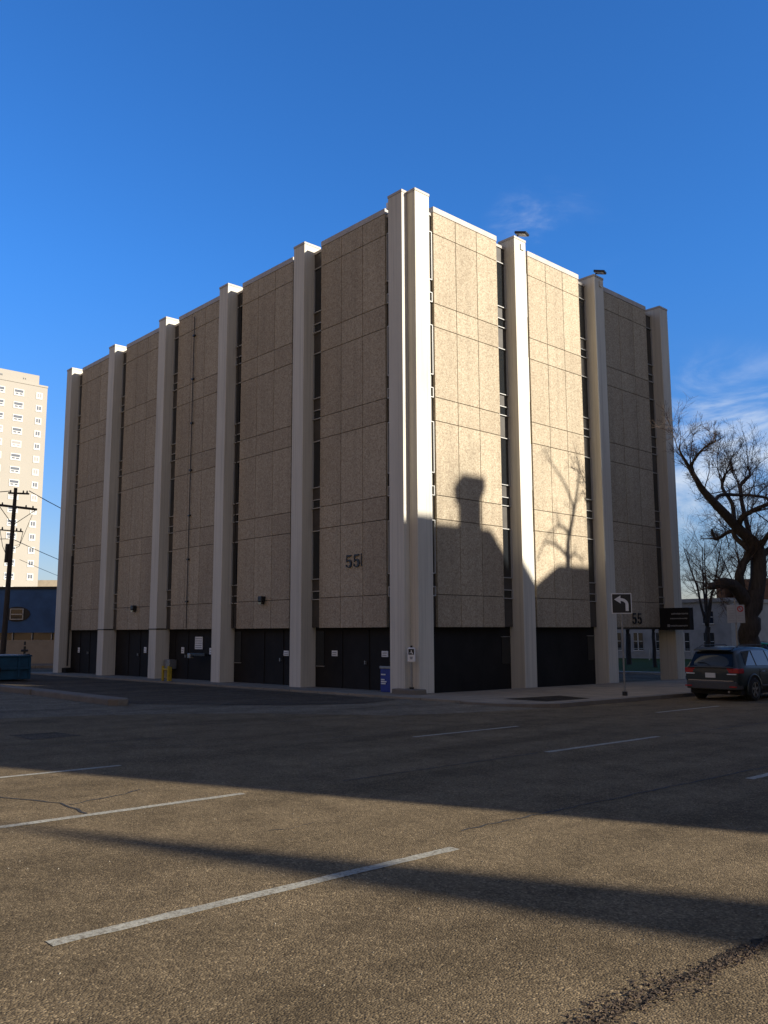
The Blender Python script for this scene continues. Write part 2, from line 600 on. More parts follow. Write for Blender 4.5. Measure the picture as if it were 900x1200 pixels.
def window_proto(w, full=True):
    o = MB().box(0, w, -0.01, 0.08, 2.08, 16.0).build('window_strip', M['spandrel'], bld)
    for lst in ((ZW, ZS) if full else (ZW,)):
        for z0, z1 in lst:
            MB().box(0.05, w - 0.05, -0.022, -0.012, z0 + 0.014, z1 - 0.014).build('pane', M['glass'], o)
            f = MB()
            zs_ = (z0 - 0.014, z0 + 0.014, z1 - 0.014, z1 + 0.014)
            O = [(0.01, z0 - 0.014), (w - 0.01, z0 - 0.014), (w - 0.01, z1 + 0.014), (0.01, z1 + 0.014)]
            I = [(0.05, z0 + 0.014), (w - 0.05, z0 + 0.014), (w - 0.05, z1 - 0.014), (0.05, z1 - 0.014)]
            vs = [(x, -0.075, z) for x, z in O + I] + [(x, -0.011, z) for x, z in O + I]
            fs = []
            for k in range(4):
                n_ = (k + 1) % 4
                fs += [(k, n_, 4 + n_, 4 + k), (8 + k, 8 + n_, n_, k), (4 + k, 4 + n_, 12 + n_, 12 + k), (8 + k, 12 + k, 12 + n_, 8 + n_)]
            f.add(vs, fs)
            f.build('frame', M['alu'], o)
    MB().box(0, w, -0.05, 0.35, 16.0, 16.1).build('window_coping', M['coping'], o)
    return o


WPL = 3.47
GLx = (SL - WL - WPL) / 2          # strip width left
WPR = 3.33
GRx = (SR - WR - WPR) / 2
DS = 0.50
protos = {}


def place_strip(w, full, xf):
    key = (round(w, 3), full)
    if key not in protos:
        protos[key] = window_proto(w, full)
        o = protos[key]
    else:
        o = cp(protos[key], bld)
    o.matrix_local = xf


for k in range(5):
    xa = PL[k + 1][1]              # right edge of the far pilaster
    xb = PL[k][0]                  # left edge of the near pilaster
    bay(WPL, Matrix.Translation((xa + GLx, DP, 0)))
    place_strip(GLx, True, Matrix.Translation((xa, DS, 0)))
    place_strip(GLx, k == 0, Matrix.Translation((xb - GLx, DS, 0)))
RotR = Matrix.Rotation(R(90), 4, 'Z')       # local +x -> +y, local +y -> -x
for k in range(3):
    ya = PR[k][1]
    yb = PR[k + 1][0]
    bay(WPR, Matrix.Translation((-DP, ya + GRx, 0)) @ RotR)
    place_strip(GRx, k == 0, Matrix.Translation((-DS, ya, 0)) @ RotR)
    place_strip(GRx, True, Matrix.Translation((-DS, yb - GRx, 0)) @ RotR)
# garage doors and louvres drawn in relief on the dark ground floor
b = None
for k, (fa, fb) in enumerate([(0.32, 0.62), (0.45, 0.72), (0.12, 0.36), (0.3, 0.55), (0.25, 0.5)]):
    xa = PL[k + 1][1]
    w = PL[k][0] - xa
    d = MB()
    d.box(xa + w * fa, xa + w * fa + 0.04, 0.635, 0.66, -0.3, 1.98)
    d.box(xa + w * fb, xa + w * fb + 0.04, 0.635, 0.66, -0.3, 1.98)
    d.box(xa + w * fa, xa + w * fb + 0.04, 0.635, 0.66, 1.94, 1.98)
    o = d.build('door', M['garage'], bld)
    MB().box(xa + w * fb - 0.14, xa + w * fb - 0.1, 0.58, 0.66, 0.85, 0.97).build('handle', M['steel'], o)
for k in (1, 2):
    xa = PL[k][1]
    o = MB().box(xa + 0.04, xa + 0.5, 0.64, 0.659, 0.75, 1.95).build('side_light', M['glass'], bld)
    MB().box(xa + 0.02, xa + 0.52, 0.62, 0.66, 0.71, 0.745).build('sill', M['steel'], o)
for k in range(2):
    ya = PR[k + 1][0]
    o = MB().box(-0.64, -0.6, ya - 0.5, ya - 0.04, 0.8, 1.72).build('side_light', M['glass'], bld)
    MB().box(-0.66, -0.57, ya - 0.52, ya - 0.02, 1.72, 1.745).build('sill', M['steel'], o)
# passage ceiling under bay three
MB().box(-7.0, -0.42, 11.0, YR - 0.1, 1.98, 2.075).build('passage_ceiling', M['spandrel'], bld)


# number 5 outline in serif style
def five(mb, ox, oz, w, h, plane):
    """plane: function (a, z, depth)->xyz"""
    def seg(pts, ths, close=False):
        vs, fs = [], []
        n = len(pts)
        for i, (a, z) in enumerate(pts):
            p = pts[max(i - 1, 0)]
            q = pts[min(i + 1, n - 1)]
            d = Vector((q[0] - p[0], q[1] - p[1])).normalized()
            t = ths[i] / 2
            for s in (-1, 1):
                aa, zz = a - d.y * t * s, z + d.x * t * s
                for dep in (0.0, 0.03):
                    vs.append(plane(ox + aa * w, oz + zz * h, dep))
        for i in range(n - 1):
            o = 4 * i
            fs += [(o + 1, o + 3, o + 7, o + 5), (o, o + 4, o + 6, o + 2), (o, o + 1, o + 5, o + 4), (o + 2, o + 6, o + 7, o + 3)]
        fs += [(0, 2, 3, 1), (4 * n - 4, 4 * n - 3, 4 * n - 1, 4 * n - 2)]
        mb.add(vs, fs)
    seg([(0.22, 0.93), (0.55, 0.92), (0.92, 0.94)], [0.13, 0.15, 0.10])
    seg([(0.24, 0.95), (0.19, 0.52)], [0.08, 0.08])
    pts, th = [], []
    for i in range(15):
        a = R(150 - i * 300 / 14)
        pts.append((0.50 + 0.36 * math.cos(a), 0.32 + 0.27 * math.sin(a)))
        th.append(0.08 + 0.17 * max(0, math.cos(a)) ** 1.0)
    seg(pts, th)
    seg([(0.14, 0.11), (0.19, 0.20), (0.25, 0.17)], [0.12, 0.16, 0.1])


b = MB()
fl = lambda a, z, d: (a, DP - d - 0.012, z)
five(b, -3.60, 4.07, 0.34, 0.44, fl)
five(b, -3.20, 4.07, 0.34, 0.44, fl)
b.box(-2.80, -2.765, DP - 0.03, DP - 0.012, 4.09, 4.52)
b.build('house_number', M['black'], bld)
b = MB()
fr = lambda a, z, d: (-DP + d + 0.012, a, z)
five(b, 12.93, 2.20, 0.34, 0.44, fr)
five(b, 13.33, 2.20, 0.34, 0.44, fr)
b.build('house_number', M['black'], bld)

# projecting name board at the last pilaster
sb = MB().box(-0.42, 0.98, 15.15, 15.5, 1.95, 2.87).build('name_board', M['garage'], bld, bevel=0.015)
t = MB()
rt = random.Random(2)
for zc, xs, hh in ((2.62, 0.18, 0.07), (2.42, 0.12, 0.05), (2.12, 0.12, 0.07)):
    x = xs
    while x < 0.88:
        w = rt.uniform(0.03, 0.06)
        t.box(x, x + w, 15.138, 15.149, zc - hh / 2 * rt.uniform(0.6, 1), zc + hh / 2 * rt.uniform(0.6, 1))
        x += w + 0.018
t.box(-0.02, 0.09, 15.138, 15.149, 2.07, 2.18)
t.build('lettering', M['textgrey'], sb)

# roof floodlights
for y, z in ((B0 + SR + 0.42, H), (B0 + 2 * SR + 0.42, H)):
    o = MB().tube([(-0.2, y, z - 0.02), (-0.2, y, z + 0.16), (-0.12, y, z + 0.2)], 0.025, 6).build('floodlight', M['darkmetal'], bld)
    q = MB()
    q.mat = Matrix.Translation((-0.05, y + 0.1, z + 0.24)) @ Matrix.Rotation(R(14), 4, 'Y') @ Matrix.Rotation(R(20), 4, 'Z')
    q.box(-0.22, 0.24, -0.2, 0.2, -0.035, 0.05)
    q.build('lamp_head', M['black'], o, bevel=0.02)
    q2 = MB()
    q2.mat = q.mat
    q2.box(-0.17, 0.19, -0.16, 0.16, -0.05, -0.037)
    q2.build('lens', M['white'], o)
    MB().box(0.002, 0.045, y - 0.08, y + 0.1, z - 0.45, z - 0.22).build('junction_box', M['pilaster'], o, bevel=0.01)
# wall lamps on the left facade
for x, z in ((-8.44, 3.17), (-18.82, 3.08)):
    o = MB().box(x - 0.12, x + 0.14, DP - 0.2, DP, z - 0.12, z + 0.1).build('wall_lamp', M['darkmetal'], bld, bevel=0.03)
    MB().prism([(x - 0.1, z - 0.13), (x + 0.12, z - 0.13), (x + 0.09, z - 0.2), (x - 0.07, z - 0.2)], 'y', DP - 0.19, DP - 0.04).build('lens', M['glass'], o)
# small white fittings at the corner roof line
for x, y in ((PL[0][0] - 0.25, 0.28), (PL[1][0] - 0.2, 0.3)):
    MB().box(x - 0.07, x + 0.07, y - 0.08, y + 0.08, 16.12, 16.36).build('roof_anchor', M['white'], bld, bevel=0.03)
# conduit down the third bay
o = MB().tube([(-14.05, DP - 0.05, 15.9), (-14.05, DP - 0.05, 2.1)], 0.018, 8).build('conduit', M['darkmetal'], bld)
q = MB()
for z in (3.2, 5.0, 6.9, 8.9, 11, 13, 15):
    q.box(-14.12, -13.98, DP - 0.09, DP, z, z + 0.07)
q.build('clamp', M['darkmetal'], o)
MB().tube([(PL[5][1] + 0.22, 0.40, 6.0), (PL[5][1] + 0.22, 0.40, 0.2)], 0.045, 8).build('conduit', M['darkmetal'], bld)
MB().tube([(PL[2][1] + 0.25, 0.42, 16.0), (PL[2][1] + 0.25, 0.42, 2.1)], 0.025, 6).build('conduit', M['darkmetal'], bld)


def plate(x, z, w, h, name='wall_sign', lines=2):
    o = MB().box(x, x + w, 0.635, 0.655, z, z + h).build(name, M['white'], bld)
    t = MB()
    for i in range(lines):
        zc = z + h * (i + 0.7) / (lines + 0.6)
        xx = x + 0.04
        while xx < x + w - 0.06:
            ww = min(rt.uniform(0.02, 0.05), x + w - 0.03 - xx)
            t.box(xx, xx + ww, 0.628, 0.634, zc - 0.016, zc + 0.016)
            xx += ww + 0.012
    t.build('lettering', M['textgrey'], o)


for x, z in ((-4.66, 1.09), (-2.10, 1.11), (-7.47, 1.05)):
    plate(x, z, 0.30, 0.19)
for x, z in ((-25.6, 0.9), (-18.35, 1.0), (-14.95, 1.03), (-12.66, 1.02)):
    plate(x, z, 0.22, 0.26)
plate(-13.82, 1.22, 0.60, 0.52, 'notice_board', 5)
MB().box(-15.85, -15.35, 0.3, 0.66, 0.35, 0.75).build('meter_box', M['steel'], bld, bevel=0.02)
# gas/utility block at foot of far pilaster
MB().box(PL[5][1] + 0.0, PL[5][1] + 0.5, 0.2, 0.65, -0.35, 0.1).build('plinth', M['garage'], bld)

# ------------------------------------------------------------------ small things by the corner
cpn = thing('concrete_block', 'low concrete block at the foot of the building corner below the panel post', 'concrete block', (-0.18, -0.02, 0.0))
q = MB()
q.prism([(-0.52, 0), (0.55, 0), (0.52, 0.2), (-0.5, 0.2)], 'y', -0.24, 0.24)
q.build('block', M['kerb'], cpn, bevel=0.025)
ip = thing('access_panel', 'white access panel with black pictogram on a thin post at the building corner', 'access panel', (-0.05, -0.02, 0.2))
MB().tube([(0, 0, 0), (0, 0, 0.85)], 0.03, 10).build('post', M['steel'], ip)
MB().tube([(0, 0, 0), (0, 0, 0.06)], 0.07, 10).build('post_base', M['darkmetal'], ip)
q = MB()
q.mat = Matrix.Rotation(R(40), 4, 'Z')
q.box(-0.115, 0.115, -0.06, 0.05, 0.80, 1.24)
o = q.build('panel_box', M['white'], ip, bevel=0.03)
q2 = MB()
q2.mat = q.mat
q2.box(-0.085, 0.085, -0.068, -0.061, 1.03, 1.20)
i1 = q2.build('pictogram_plate', M['black'], o)
q3 = MB()
q3.mat = q.mat
q3.prism([(-0.012, 1.16), (0.012, 1.17), (0.02, 1.12), (0.06, 1.05), (0.03, 1.045), (0.0, 1.09), (-0.05, 1.09), (-0.055, 1.06), (-0.02, 1.08)], 'y', -0.073, -0.069)
q3.build('pictogram', M['white'], i1)
q4 = MB()
q4.mat = q.mat
q4.prism([(-0.05, 0.97), (0.05, 0.97), (0.03, 0.89), (-0.03, 0.89)], 'y', -0.067, -0.061)
q4.build('shield_mark', M['textgrey'], o)
MB().tube([(0, 0, 1.24), (0, 0, 1.3)], 0.035, 8).build('lamp_cap', M['darkmetal'], ip)

bb = thing('newspaper_box', 'blue newspaper box with white lettering beside the corner pilaster', 'newspaper box', (-1.28, 0.25, 0.05))
q = MB().box(-0.25, 0.25, -0.2, 0.2, 0.0, 0.72)
o = q.build('box_body', M['bluebin'], bb, bevel=0.02)
MB().prism([(-0.22, 0.721), (0.22, 0.721), (0.22, 0.76), (-0.22, 0.80)], 'x', -0.27, 0.27).build('lid', M['steel'], bb, bevel=0.01)
t = MB()
for zc, w in ((0.52, 0.18), (0.36, 0.15), (0.30, 0.24), (0.24, 0.2)):
    x = -0.2
    while x < -0.2 + w:
        t.box(x, x + 0.03, -0.215, -0.203, zc, zc + 0.04)
        x += 0.042
t.build('lettering', M['white'], bb)

yb = thing('safety_barrier', 'yellow steel safety barrier of two posts in front of a pilaster', 'barrier', (-13.55, -0.85, gz(-13.5, -0.8) + 0.05))
for dx in (-0.27, 0.27):
    MB().tube([(dx, 0, 0), (dx, 0, 0.72)], 0.065, 12).build('post', M['yellow'], yb, smooth=False)
MB().tube([(-0.33, 0, 0.55), (0.33, 0, 0.55)], 0.05, 10).build('cross_bar', M['yellow'], yb)
MB().tube([(0.05, 0.25, 0), (0.05, 0.25, 0.66)], 0.05, 10).build('back_post', M['yellow'], yb)
# boom / camera arm reaching out from the pilaster behind barrier
cam_ = thing('gate_reader', 'dark horizontal reader arm on the wall behind the yellow barrier', 'card reader', (-13.1, 0.2, 0.9))
MB().box(-0.3, 0.9, -0.06, 0.06, 0.05, 0.17).build('arm', M['darkmetal'], cam_, bevel=0.02)
MB().box(-0.42, -0.2, -0.1, 0.1, -0.05, 0.16).build('reader_head', M['steel'], cam_, bevel=0.03)
MB().tube([(0.85, 0, 0.1), (0.85, 0.44, 0.1)], 0.03, 6).build('bracket', M['darkmetal'], cam_)

# dumpster
dm = thing('dumpster', 'open blue steel dumpster standing behind the low concrete curb', 'dumpster', (-19.5, -4.3, gz(-19.5, -4.3)), 0)
q = MB()
q.prism([(-4.4, 0.08), (0.0, 0.08), (0.0, 1.02), (-4.4, 1.02)], 'x', -2.0, 0.55)
q.build('bin_body', M['dumpster'], dm, bevel=0.02)
rb = MB()
rb.box(-2.03, 0.60, -4.44, 0.04, 1.02, 1.09)
rb.build('rim', M['dumpster'], dm, bevel=0.01)
rb = MB()
for y in (-4.1, -3.2, -2.3, -1.4, -0.55, -0.1):
    rb.box(0.55, 0.62, y, y + 0.09, 0.1, 1.0)
rb.box(0.55, 0.64, -4.4, 0.0, 0.5, 0.57)
rb.build('rib', M['dumpster'], dm)
rb = MB().box(0.62, 0.78, -1.9, -1.3, 0.42, 0.6)
rb.build('lift_pocket', M['rubber'], dm)
MB().box(-0.02, 0.2, -0.1, 0.08, 1.09, 1.13).build('lid_hinge', M['darkmetal'], dm)
sp = thing('standpipe', 'small dark standpipe poking up behind the dumpster corner', 'standpipe', (-20.4, -4.05, gz(-20, -4)))
MB().tube([(0, 0, 0), (0, 0, 1.45)], 0.05, 8).build('pipe', M['darkmetal'], sp)
MB().tube([(-0.1, -0.1, 1.26), (0.1, 0.1, 1.26)], 0.05, 8).build('outlet', M['darkmetal'], sp)
MB().tube([(0, 0, 1.5), (0, 0, 1.66)], 0.045, 8).build('valve', M['darkmetal'], sp)

# utility pole with wires
up = thing('utility_pole', 'leaning dark wooden utility pole with crossarms behind the dumpster', 'utility pole', (-27.25, -2.62, gz(-27, -2.6)))
top = Vector((1.45, -0.3, 9.45))
MB().tube([(0, 0, 0), top * 0.5, top], [0.15, 0.125, 0.085], 12).build('pole', M['wood'], up)
rootv = Vector(up.location)


def arm(p0, p1, r=0.06):
    return MB().tube([Vector(p0) - rootv, Vector(p1) - rootv], r, 6).build('crossarm', M['wood'], up)


A1 = ((-26.01, -3.19, 9.0), (-25.30, -2.42, 8.95))
A2 = ((-26.45, -3.5, 8.4), (-25.12, -2.06, 8.16))
A3 = ((-26.5, -3.34, 7.14), (-25.71, -2.47, 7.04))
for a_, r_ in ((A1, 0.05), (A2, 0.07), (A3, 0.035)):
    o = arm(a_[0], a_[1], r_)
    for t_ in (0.1, 0.9, 0.72):
        p = Vector(a_[0]).lerp(Vector(a_[1]), t_) - rootv
        MB().tube([p, p + Vector((0, 0, 0.16))], [0.05, 0.03], 6).build('insulator', M['darkmetal'], o)
MB().tube([Vector(A1[0]) - rootv + Vector((0.2, 0.3, 0)), top * 0.9], 0.018, 4).build('brace', M['darkmetal'], up)
MB().tube([Vector(A2[1]) - rootv, top * 0.80], 0.018, 4).build('brace', M['darkmetal'], up)
MB().tube([Vector(A2[0]) - rootv, top * 0.80], 0.018, 4).build('brace', M['darkmetal'], up)
MB().tube([top * 0.60 + Vector((-.15, -.1, 0)), top * 0.70 + Vector((-.15, -.1, 0))], 0.13, 10).build('cable_housing', M['darkmetal'], up)


def wire(p0, p1, sag, r, name='wire', lab='', grp='overhead wires on the utility pole'):
    pts = []
    p0, p1 = Vector(p0), Vector(p1)
    for i in range(17):
        t_ = i / 16
        p = p0.lerp(p1, t_)
        p.z -= sag * 4 * t_ * (1 - t_)
        pts.append(p)
    o = MB().tube(pts, r, 5).build(name, M['black'])
    tag(o, lab, 'wire', grp)
    return o


wire((-25.3, -2.42, 9.1), (-60, 27, 10.6), 0.9, 0.022, lab='thin wire running from the pole top towards the building, upper one')
wire((-25.9, -3.1, 9.1), (-42, -20, 9.6), 0.6, 0.022, lab='thin wire leaving the pole top towards the left frame edge')
wire((-25.9, -2.9, 6.65), (-60, 24, 6.2), 0.5, 0.018, lab='lower thin wire running right from the pole past the apartment tower')
wire((-25.9, -3.1, 6.65), (-42, -20, 8.0), 0.5, 0.018, lab='lower thin wire leaving the pole towards the left frame edge')
wire((-25.6, -2.6, 5.6), (-60, 25, 4.2), 0.4, 0.012, lab='lowest faint wire between the pole and the building edge')
MB_ = MB()
MB_.tube([A3[1], (-25.75, -2.6, 6.3), (-26.1, -2.85, 6.1)], 0.015, 4)
MB_.tube([A3[0], (-26.4, -3.2, 6.3), (-26.2, -2.9, 5.5)], 0.015, 4)
MB_.tube([(-25.3, -2.2, 7.9), (-25.8, -2.55, 6.4), (-26.0, -2.8, 6.3)], 0.012, 4)
MB_.v = [tuple(Vector(p) - rootv) for p in MB_.v]
MB_.build('jumper_cable', M['black'], up)

# ------------------------------------------------------------------ left background
M['bluewall'] = dirty('blue_painted_wall', (0.05, 0.12, 0.25), 0.25, 0.8, 0.7, 0.1)
M['tanwall'] = dirty('tan_stucco', (0.38, 0.31, 0.22), 0.15, 0.8, 0.85, 0.1)
dirv = Vector((2.56, 2.80, 0)).normalized()
angb = math.atan2(dirv.y, dirv.x)
blg = thing('blue_building', 'low shop building painted blue above a tan ground floor', 'shop building', (-43.42, 2.59, 0), angb)
# local: x along wall to the right, +y away
MB().box(-14, 9, 0, 12, 1.95, 4.95).build('upper_wall', M['bluewall'], blg)
MB().box(-14.1, 9.1, -0.08, 12.1, 4.95, 5.12).build('roof_edge', M['black'], blg)
MB().box(-14, 9, 0.15, 12, -1.2, 1.45).build('lower_wall', M['tanwall'], blg)
o = MB().box(-14, 9, 0.25, 11.9, 1.45, 1.95).build('window_band', M['glass'], blg)
q = MB()
for i in range(17):
    x = -13.9 + i * 1.35
    q.box(x, x + 0.06, 0.12, 0.25, 1.45, 1.95)
q.build('mullion', M['alu'], o)
o = MB()
pts = []
for k in range(16):
    a = 2 * math.pi * k / 16
    pts.append((1.28 + 0.92 * math.cos(a), 3.22 + 0.52 * math.sin(a)))
o.prism(pts, 'y', -0.04, -0.002)
o = o.build('oval_surround', M['black'], blg)
MB().box(0.85, 1.72, -0.06, -0.041, 2.9, 3.55).build('window', M['glass'], o)
q = MB()
for bx in ((0.82, 1.75, 2.84, 2.9), (0.82, 1.75, 3.55, 3.6), (0.82, 1.75, 3.18, 3.24), (0.82, 0.88, 2.9, 3.55), (1.69, 1.75, 2.9, 3.55)):
    q.box(bx[0], bx[1], -0.10, -0.062, bx[2], bx[3])
q.build('window_frame', M['alu'], o)
MB().box(-2, 6, -3.5, -0.2, -1.2, -0.15).build('loading_step', M['sidewalk'], blg, bevel=0.03)
MB().box(-1.9, 5.9, -3.62, -3.51, -0.62, -0.45).build('bumper_rail', M['rubber'], blg)

M['tower'] = dirty('tower_stucco', (0.33, 0.30, 0.25), 0.05, 0.05, 0.85, 0)
M['towerframe'] = mat('tower_window_frame', (0.52, 0.5, 0.45), 0.6)
M['towerglass'] = mat('tower_glass', (0.10, 0.11, 0.13), 0.6, 0, 0.2)
M['blind'] = mat('window_blind', (0.30, 0.28, 0.26), 0.8)
tw = thing('apartment_tower', 'tall sunlit cream apartment tower beyond the blue shop', 'apartment tower', (-166.7, 52.3, 0))
MB().box(-22, 0, -46, 0, -3, 55.3).build('tower_wall', M['tower'], tw)
MB().box(-22.05, 0.12, -46.05, 0.05, 55.31, 55.7).build('roof_edge', M['tower'], tw)
MB().box(-18, -0.6, -40, -1.7, 55.7, 57.9).build('penthouse', M['tower'], tw)
q = MB()
for y in (-4.6, -5.0, -9.5, -10.2):
    q.box(-0.59, -0.5, y - (1.1 if y == -9.5 else 0.15), y, 56.5, 56.8)
q.build('vent', M['black'], tw)
rw = random.Random(3)


def tower_win(w, wide, mg):
    f = MB().box(0.02, 0.10, -w / 2, w / 2, -0.85, 0.62).build('window', M['towerframe'], tw)
    if wide:
        L_ = ((-w / 2 + 0.15, w / 2 - 0.15, -0.1, 0.45), (-w / 2 + 0.3, -0.12, -0.55, -0.25), (0.12, w / 2 - 0.3, -0.55, -0.25))
    else:
        L_ = ((-w / 2 + 0.25, -0.05, -0.45, 0.4), (0.08, w / 2 - 0.2, -0.45, 0.4))
    for a_, b_, c_, d_ in L_:
        MB().box(0.101, 0.125, a_, b_, c_, d_).build('pane', mg, f)
    return f


protos = {}
for key, w, wide in (('n', 1.35, False), ('w', 2.1, True)):
    for gk in ('towerglass', 'blind'):
        protos[(key, gk)] = [tower_win(w, wide, M[gk]), False]
for col_, (y, key) in enumerate([(-1.75, 'n'), (-6.1, 'w'), (-10.1, 'w')]):
    for fl_ in range(17):
        gk = 'blind' if rw.random() < 0.28 else 'towerglass'
        pr = protos[(key, gk)]
        if not pr[1]:
            o = pr[0]
            pr[1] = True
        else:
            o = cp(pr[0], tw)
        o.location = (0, y, 53.3 - fl_ * 2.82)
for pr in protos.values():
    if not pr[1]:
        for c_ in list(pr[0].children):
            bpy.data.objects.remove(c_)
        bpy.data.objects.remove(pr[0])
o = thing('tan_building', 'low sunlit tan stone building right of the apartment tower', 'building', (-211, 70, 0), R(50))
MB().box(-14, 14, 0, 14, -3, 13.6).build('wall', M['tanwall'], o)
MB().box(-14.2, 14.2, -0.2, 14.2, 13.6, 15.8).build('cornice', M['tanwall'], o)
q = MB()
for i in range(9):
    q.box(-12 + i * 2.8, -10.9 + i * 2.8, -0.06, 0.02, 9.5, 11.5)
q.build('window', M['glass'], o)

# ------------------------------------------------------------------ right background
M['stone'] = dirty('grey_limestone', (0.27, 0.265, 0.25), 0.22, 0.6, 0.85, 0.2, 12)
M['creamstone'] = dirty('cream_limestone', (0.42, 0.35, 0.25), 0.12, 0.3, 0.85, 0.1, 8)
M['brownwall'] = dirty('brown_brick', (0.10, 0.055, 0.035), 0.25, 1.2, 0.9, 0.2)
sb2 = thing('stone_building', 'grey limestone building in shade behind the bare boulevard tree', 'stone building', (0, 60, -1.0))
MB().box(-60, -18.7, 0, 14, -0.5, 5.6).build('wall', M['stone'], sb2)
MB().box(-60.2, -18.55, -0.18, 14.2, 5.6, 5.95).build('cornice', M['stone'], sb2)
MB().box(-60.1, -18.6, -0.12, 0, 0.6, 0.8).build('stone_band', M['stone'], sb2)
pw = None
for i in range(16):
    for z, hh in ((1.0, 1.7), (3.6, 1.1)):
        x = -58.9 + i * 2.5 + (0.02 if z > 2 else 0)
        if i == 0 and z < 2:
            pass
        fr_ = MB().box(x, x + 1.0, -0.03, 0.0, z, z + hh).build('window', M['glass'], sb2) if (i, z) != (-1, 0) else None
        q = MB()
        q.box(x + 0.45, x + 0.55, -0.07, -0.031, z, z + hh)
        q.box(x, x + 0.449, -0.06, -0.031, z + hh * 0.5, z + hh * 0.5 + 0.06)
        q.box(x + 0.551, x + 1.0, -0.06, -0.031, z + hh * 0.5, z + hh * 0.5 + 0.06)
        q.box(x - 0.08, x + 1.08, -0.1, 0.001, z - 0.1, z - 0.002)
        q.build('window_frame', M['alu'], fr_)
br = thing('brick_building', 'dark brown brick building with a tall narrow sunlit opening behind the tree trunk', 'brick building', (0, 90, -1.2))
MB().box(-34.7, -33.6, 0, 15, -1, 9.6).build('wall', M['brownwall'], br)
MB().box(-31.4, -26.5, 0, 15, -1, 9.6).build('wall', M['brownwall'], br)
MB().box(-33.6, -31.4, 0, 15, 9.3, 9.6).build('lintel', M['brownwall'], br)
MB().box(-32.45, -31.9, 0.0, 1, 2.9, 9.29).build('pier', M['brownwall'], br)
MB().box(-33.6, -31.4, -0.4, 1.2, 0.2, 2.9).build('canopy', M['white'], br)
lb = thing('cream_building', 'sunlit cream stone building to the right of the tree trunk', 'stone building', (0, 125, -1.4))
MB().box(-52, -20, 0, 20, -1, 10.4).build('wall', M['creamstone'], lb)
MB().box(-52.3, -19.7, -0.3, 20.3, 10.4, 11.1).build('cornice', M['creamstone'], lb)
MB().box(-52.2, -19.8, -0.4, 0, 0.5, 0.9).build('plinth', M['white'], lb)
for i in range(10):
    for z in (2.2, 5.9):
        x = -50.2 + i * 3.1
        MB().box(x, x + 1.1, -0.02, 0.02, z, z + 2.1).build('window', M['towerglass'], lb)

# lawn behind the passage
b = MB()
b.slab([(-60, 21.3), (-0.5, 21.3), (-0.5, 58), (-60, 58)], 0.08, -0.1)
struct(b.build('lawn', M['grass']))
b = MB()
b.slab([(-60, 21.0), (-0.3, 21.0), (-0.3, 21.29), (-60, 21.29)], 0.13, -0.1)
struct(b.build('lawn_kerb', M['white']))
b = MB()
b.sheet([(-60, 16.2), (0.0, 16.2), (0.0, 21.0), (-60, 21.0)], 0.002)
struct(b.build('lane_surface', M['asphalt_lot'], fix=False))
rl = thing('railing', 'low grey metal railing across the lawn before the stone building', 'railing', (0, 51, gz(-25, 51) + 0.08))
q = MB()
for i in range(30):
    q.box(-58 + i * 2, -57.93 + i * 2, -0.03, 0.03, 0, 1.0)
q.build('post', M['steel'], rl)
q = MB()
for z in (0.5, 1.0):
    q.box(-58, 0.1, -0.025, 0.025, z, z + 0.05)
q.build('rail', M['steel'], rl)


# ------------------------------------------------------------------ trees
def rot_dir(d, ang, rg):
    ax = d.orthogonal().normalized()
    ax = Matrix.Rotation(rg.uniform(0, 2 * math.pi), 3, d) @ ax
    return (Matrix.Rotation(ang, 3, ax) @ d).normalized()


def smooth_path(p, n=3):
    P = [Vector(q) for q in p]
    out = []
    for i in range(len(P) - 1):
        a, b_, c, d = P[max(i - 1, 0)], P[i], P[i + 1], P[min(i + 2, len(P) - 1)]
        for k in range(n):
            t = k / n
            out.append(0.5 * ((2 * b_) + (c - a) * t + (2 * a - 5 * b_ + 4 * c - d) * t * t + (3 * b_ - a - 3 * c + d) * t ** 3))
    out.append(P[-1])
    return out


def grow(thick, thin, path, r0, r1, level, maxl, rg, kids, lenf=0.5, droop=0.0, sides=(9, 5, 3, 3), cap_len=None):
    n = len(path)
    rad = [r0 + (r1 - r0) * i / (n - 1) for i in range(n)]
    (thick if level == 0 else thin).tube(path, rad, sides[min(level, 3)], cap=(level == 0))
    if level >= maxl:
        return
    L = sum((path[i + 1] - path[i]).length for i in range(n - 1))
    if cap_len:
        L = min(L, cap_len)
    for c in range(kids[level]):
        t = rg.uniform(0.12 if level else 0.3, 1.0)
        i = min(int(t * (n - 1)), n - 2)
        f = t * (n - 1) - i
        p = path[i].lerp(path[i + 1], f)
        tan = (path[i + 1] - path[i]).normalized()
        d = rot_dir(tan, R(rg.uniform(28, 68)), rg)
        d = (d + Vector((0, 0, 0.28 - droop * level))).normalized()
        ln = L * lenf * rg.uniform(0.5, 1.3) * (1.1 - 0.4 * t)
        r = rad[i] * rg.uniform(0.3, 0.48)
        r = max(min(r, (0.026, 0.010, 0.006)[min(level, 2)]), 0.0042)
        pts = [p]
        seg = 5 if level < 2 else 3
        for s_ in range(seg):
            d = (d + Vector((rg.uniform(-1, 1), rg.uniform(-1, 1), rg.uniform(-0.8, 1) - droop)) * 0.24).normalized()
            pts.append(pts[-1] + d * ln / seg)
        grow(thick, thin, pts, r, max(r * 0.35, 0.0036), level + 1, maxl, rg, kids, 0.55, droop, sides)


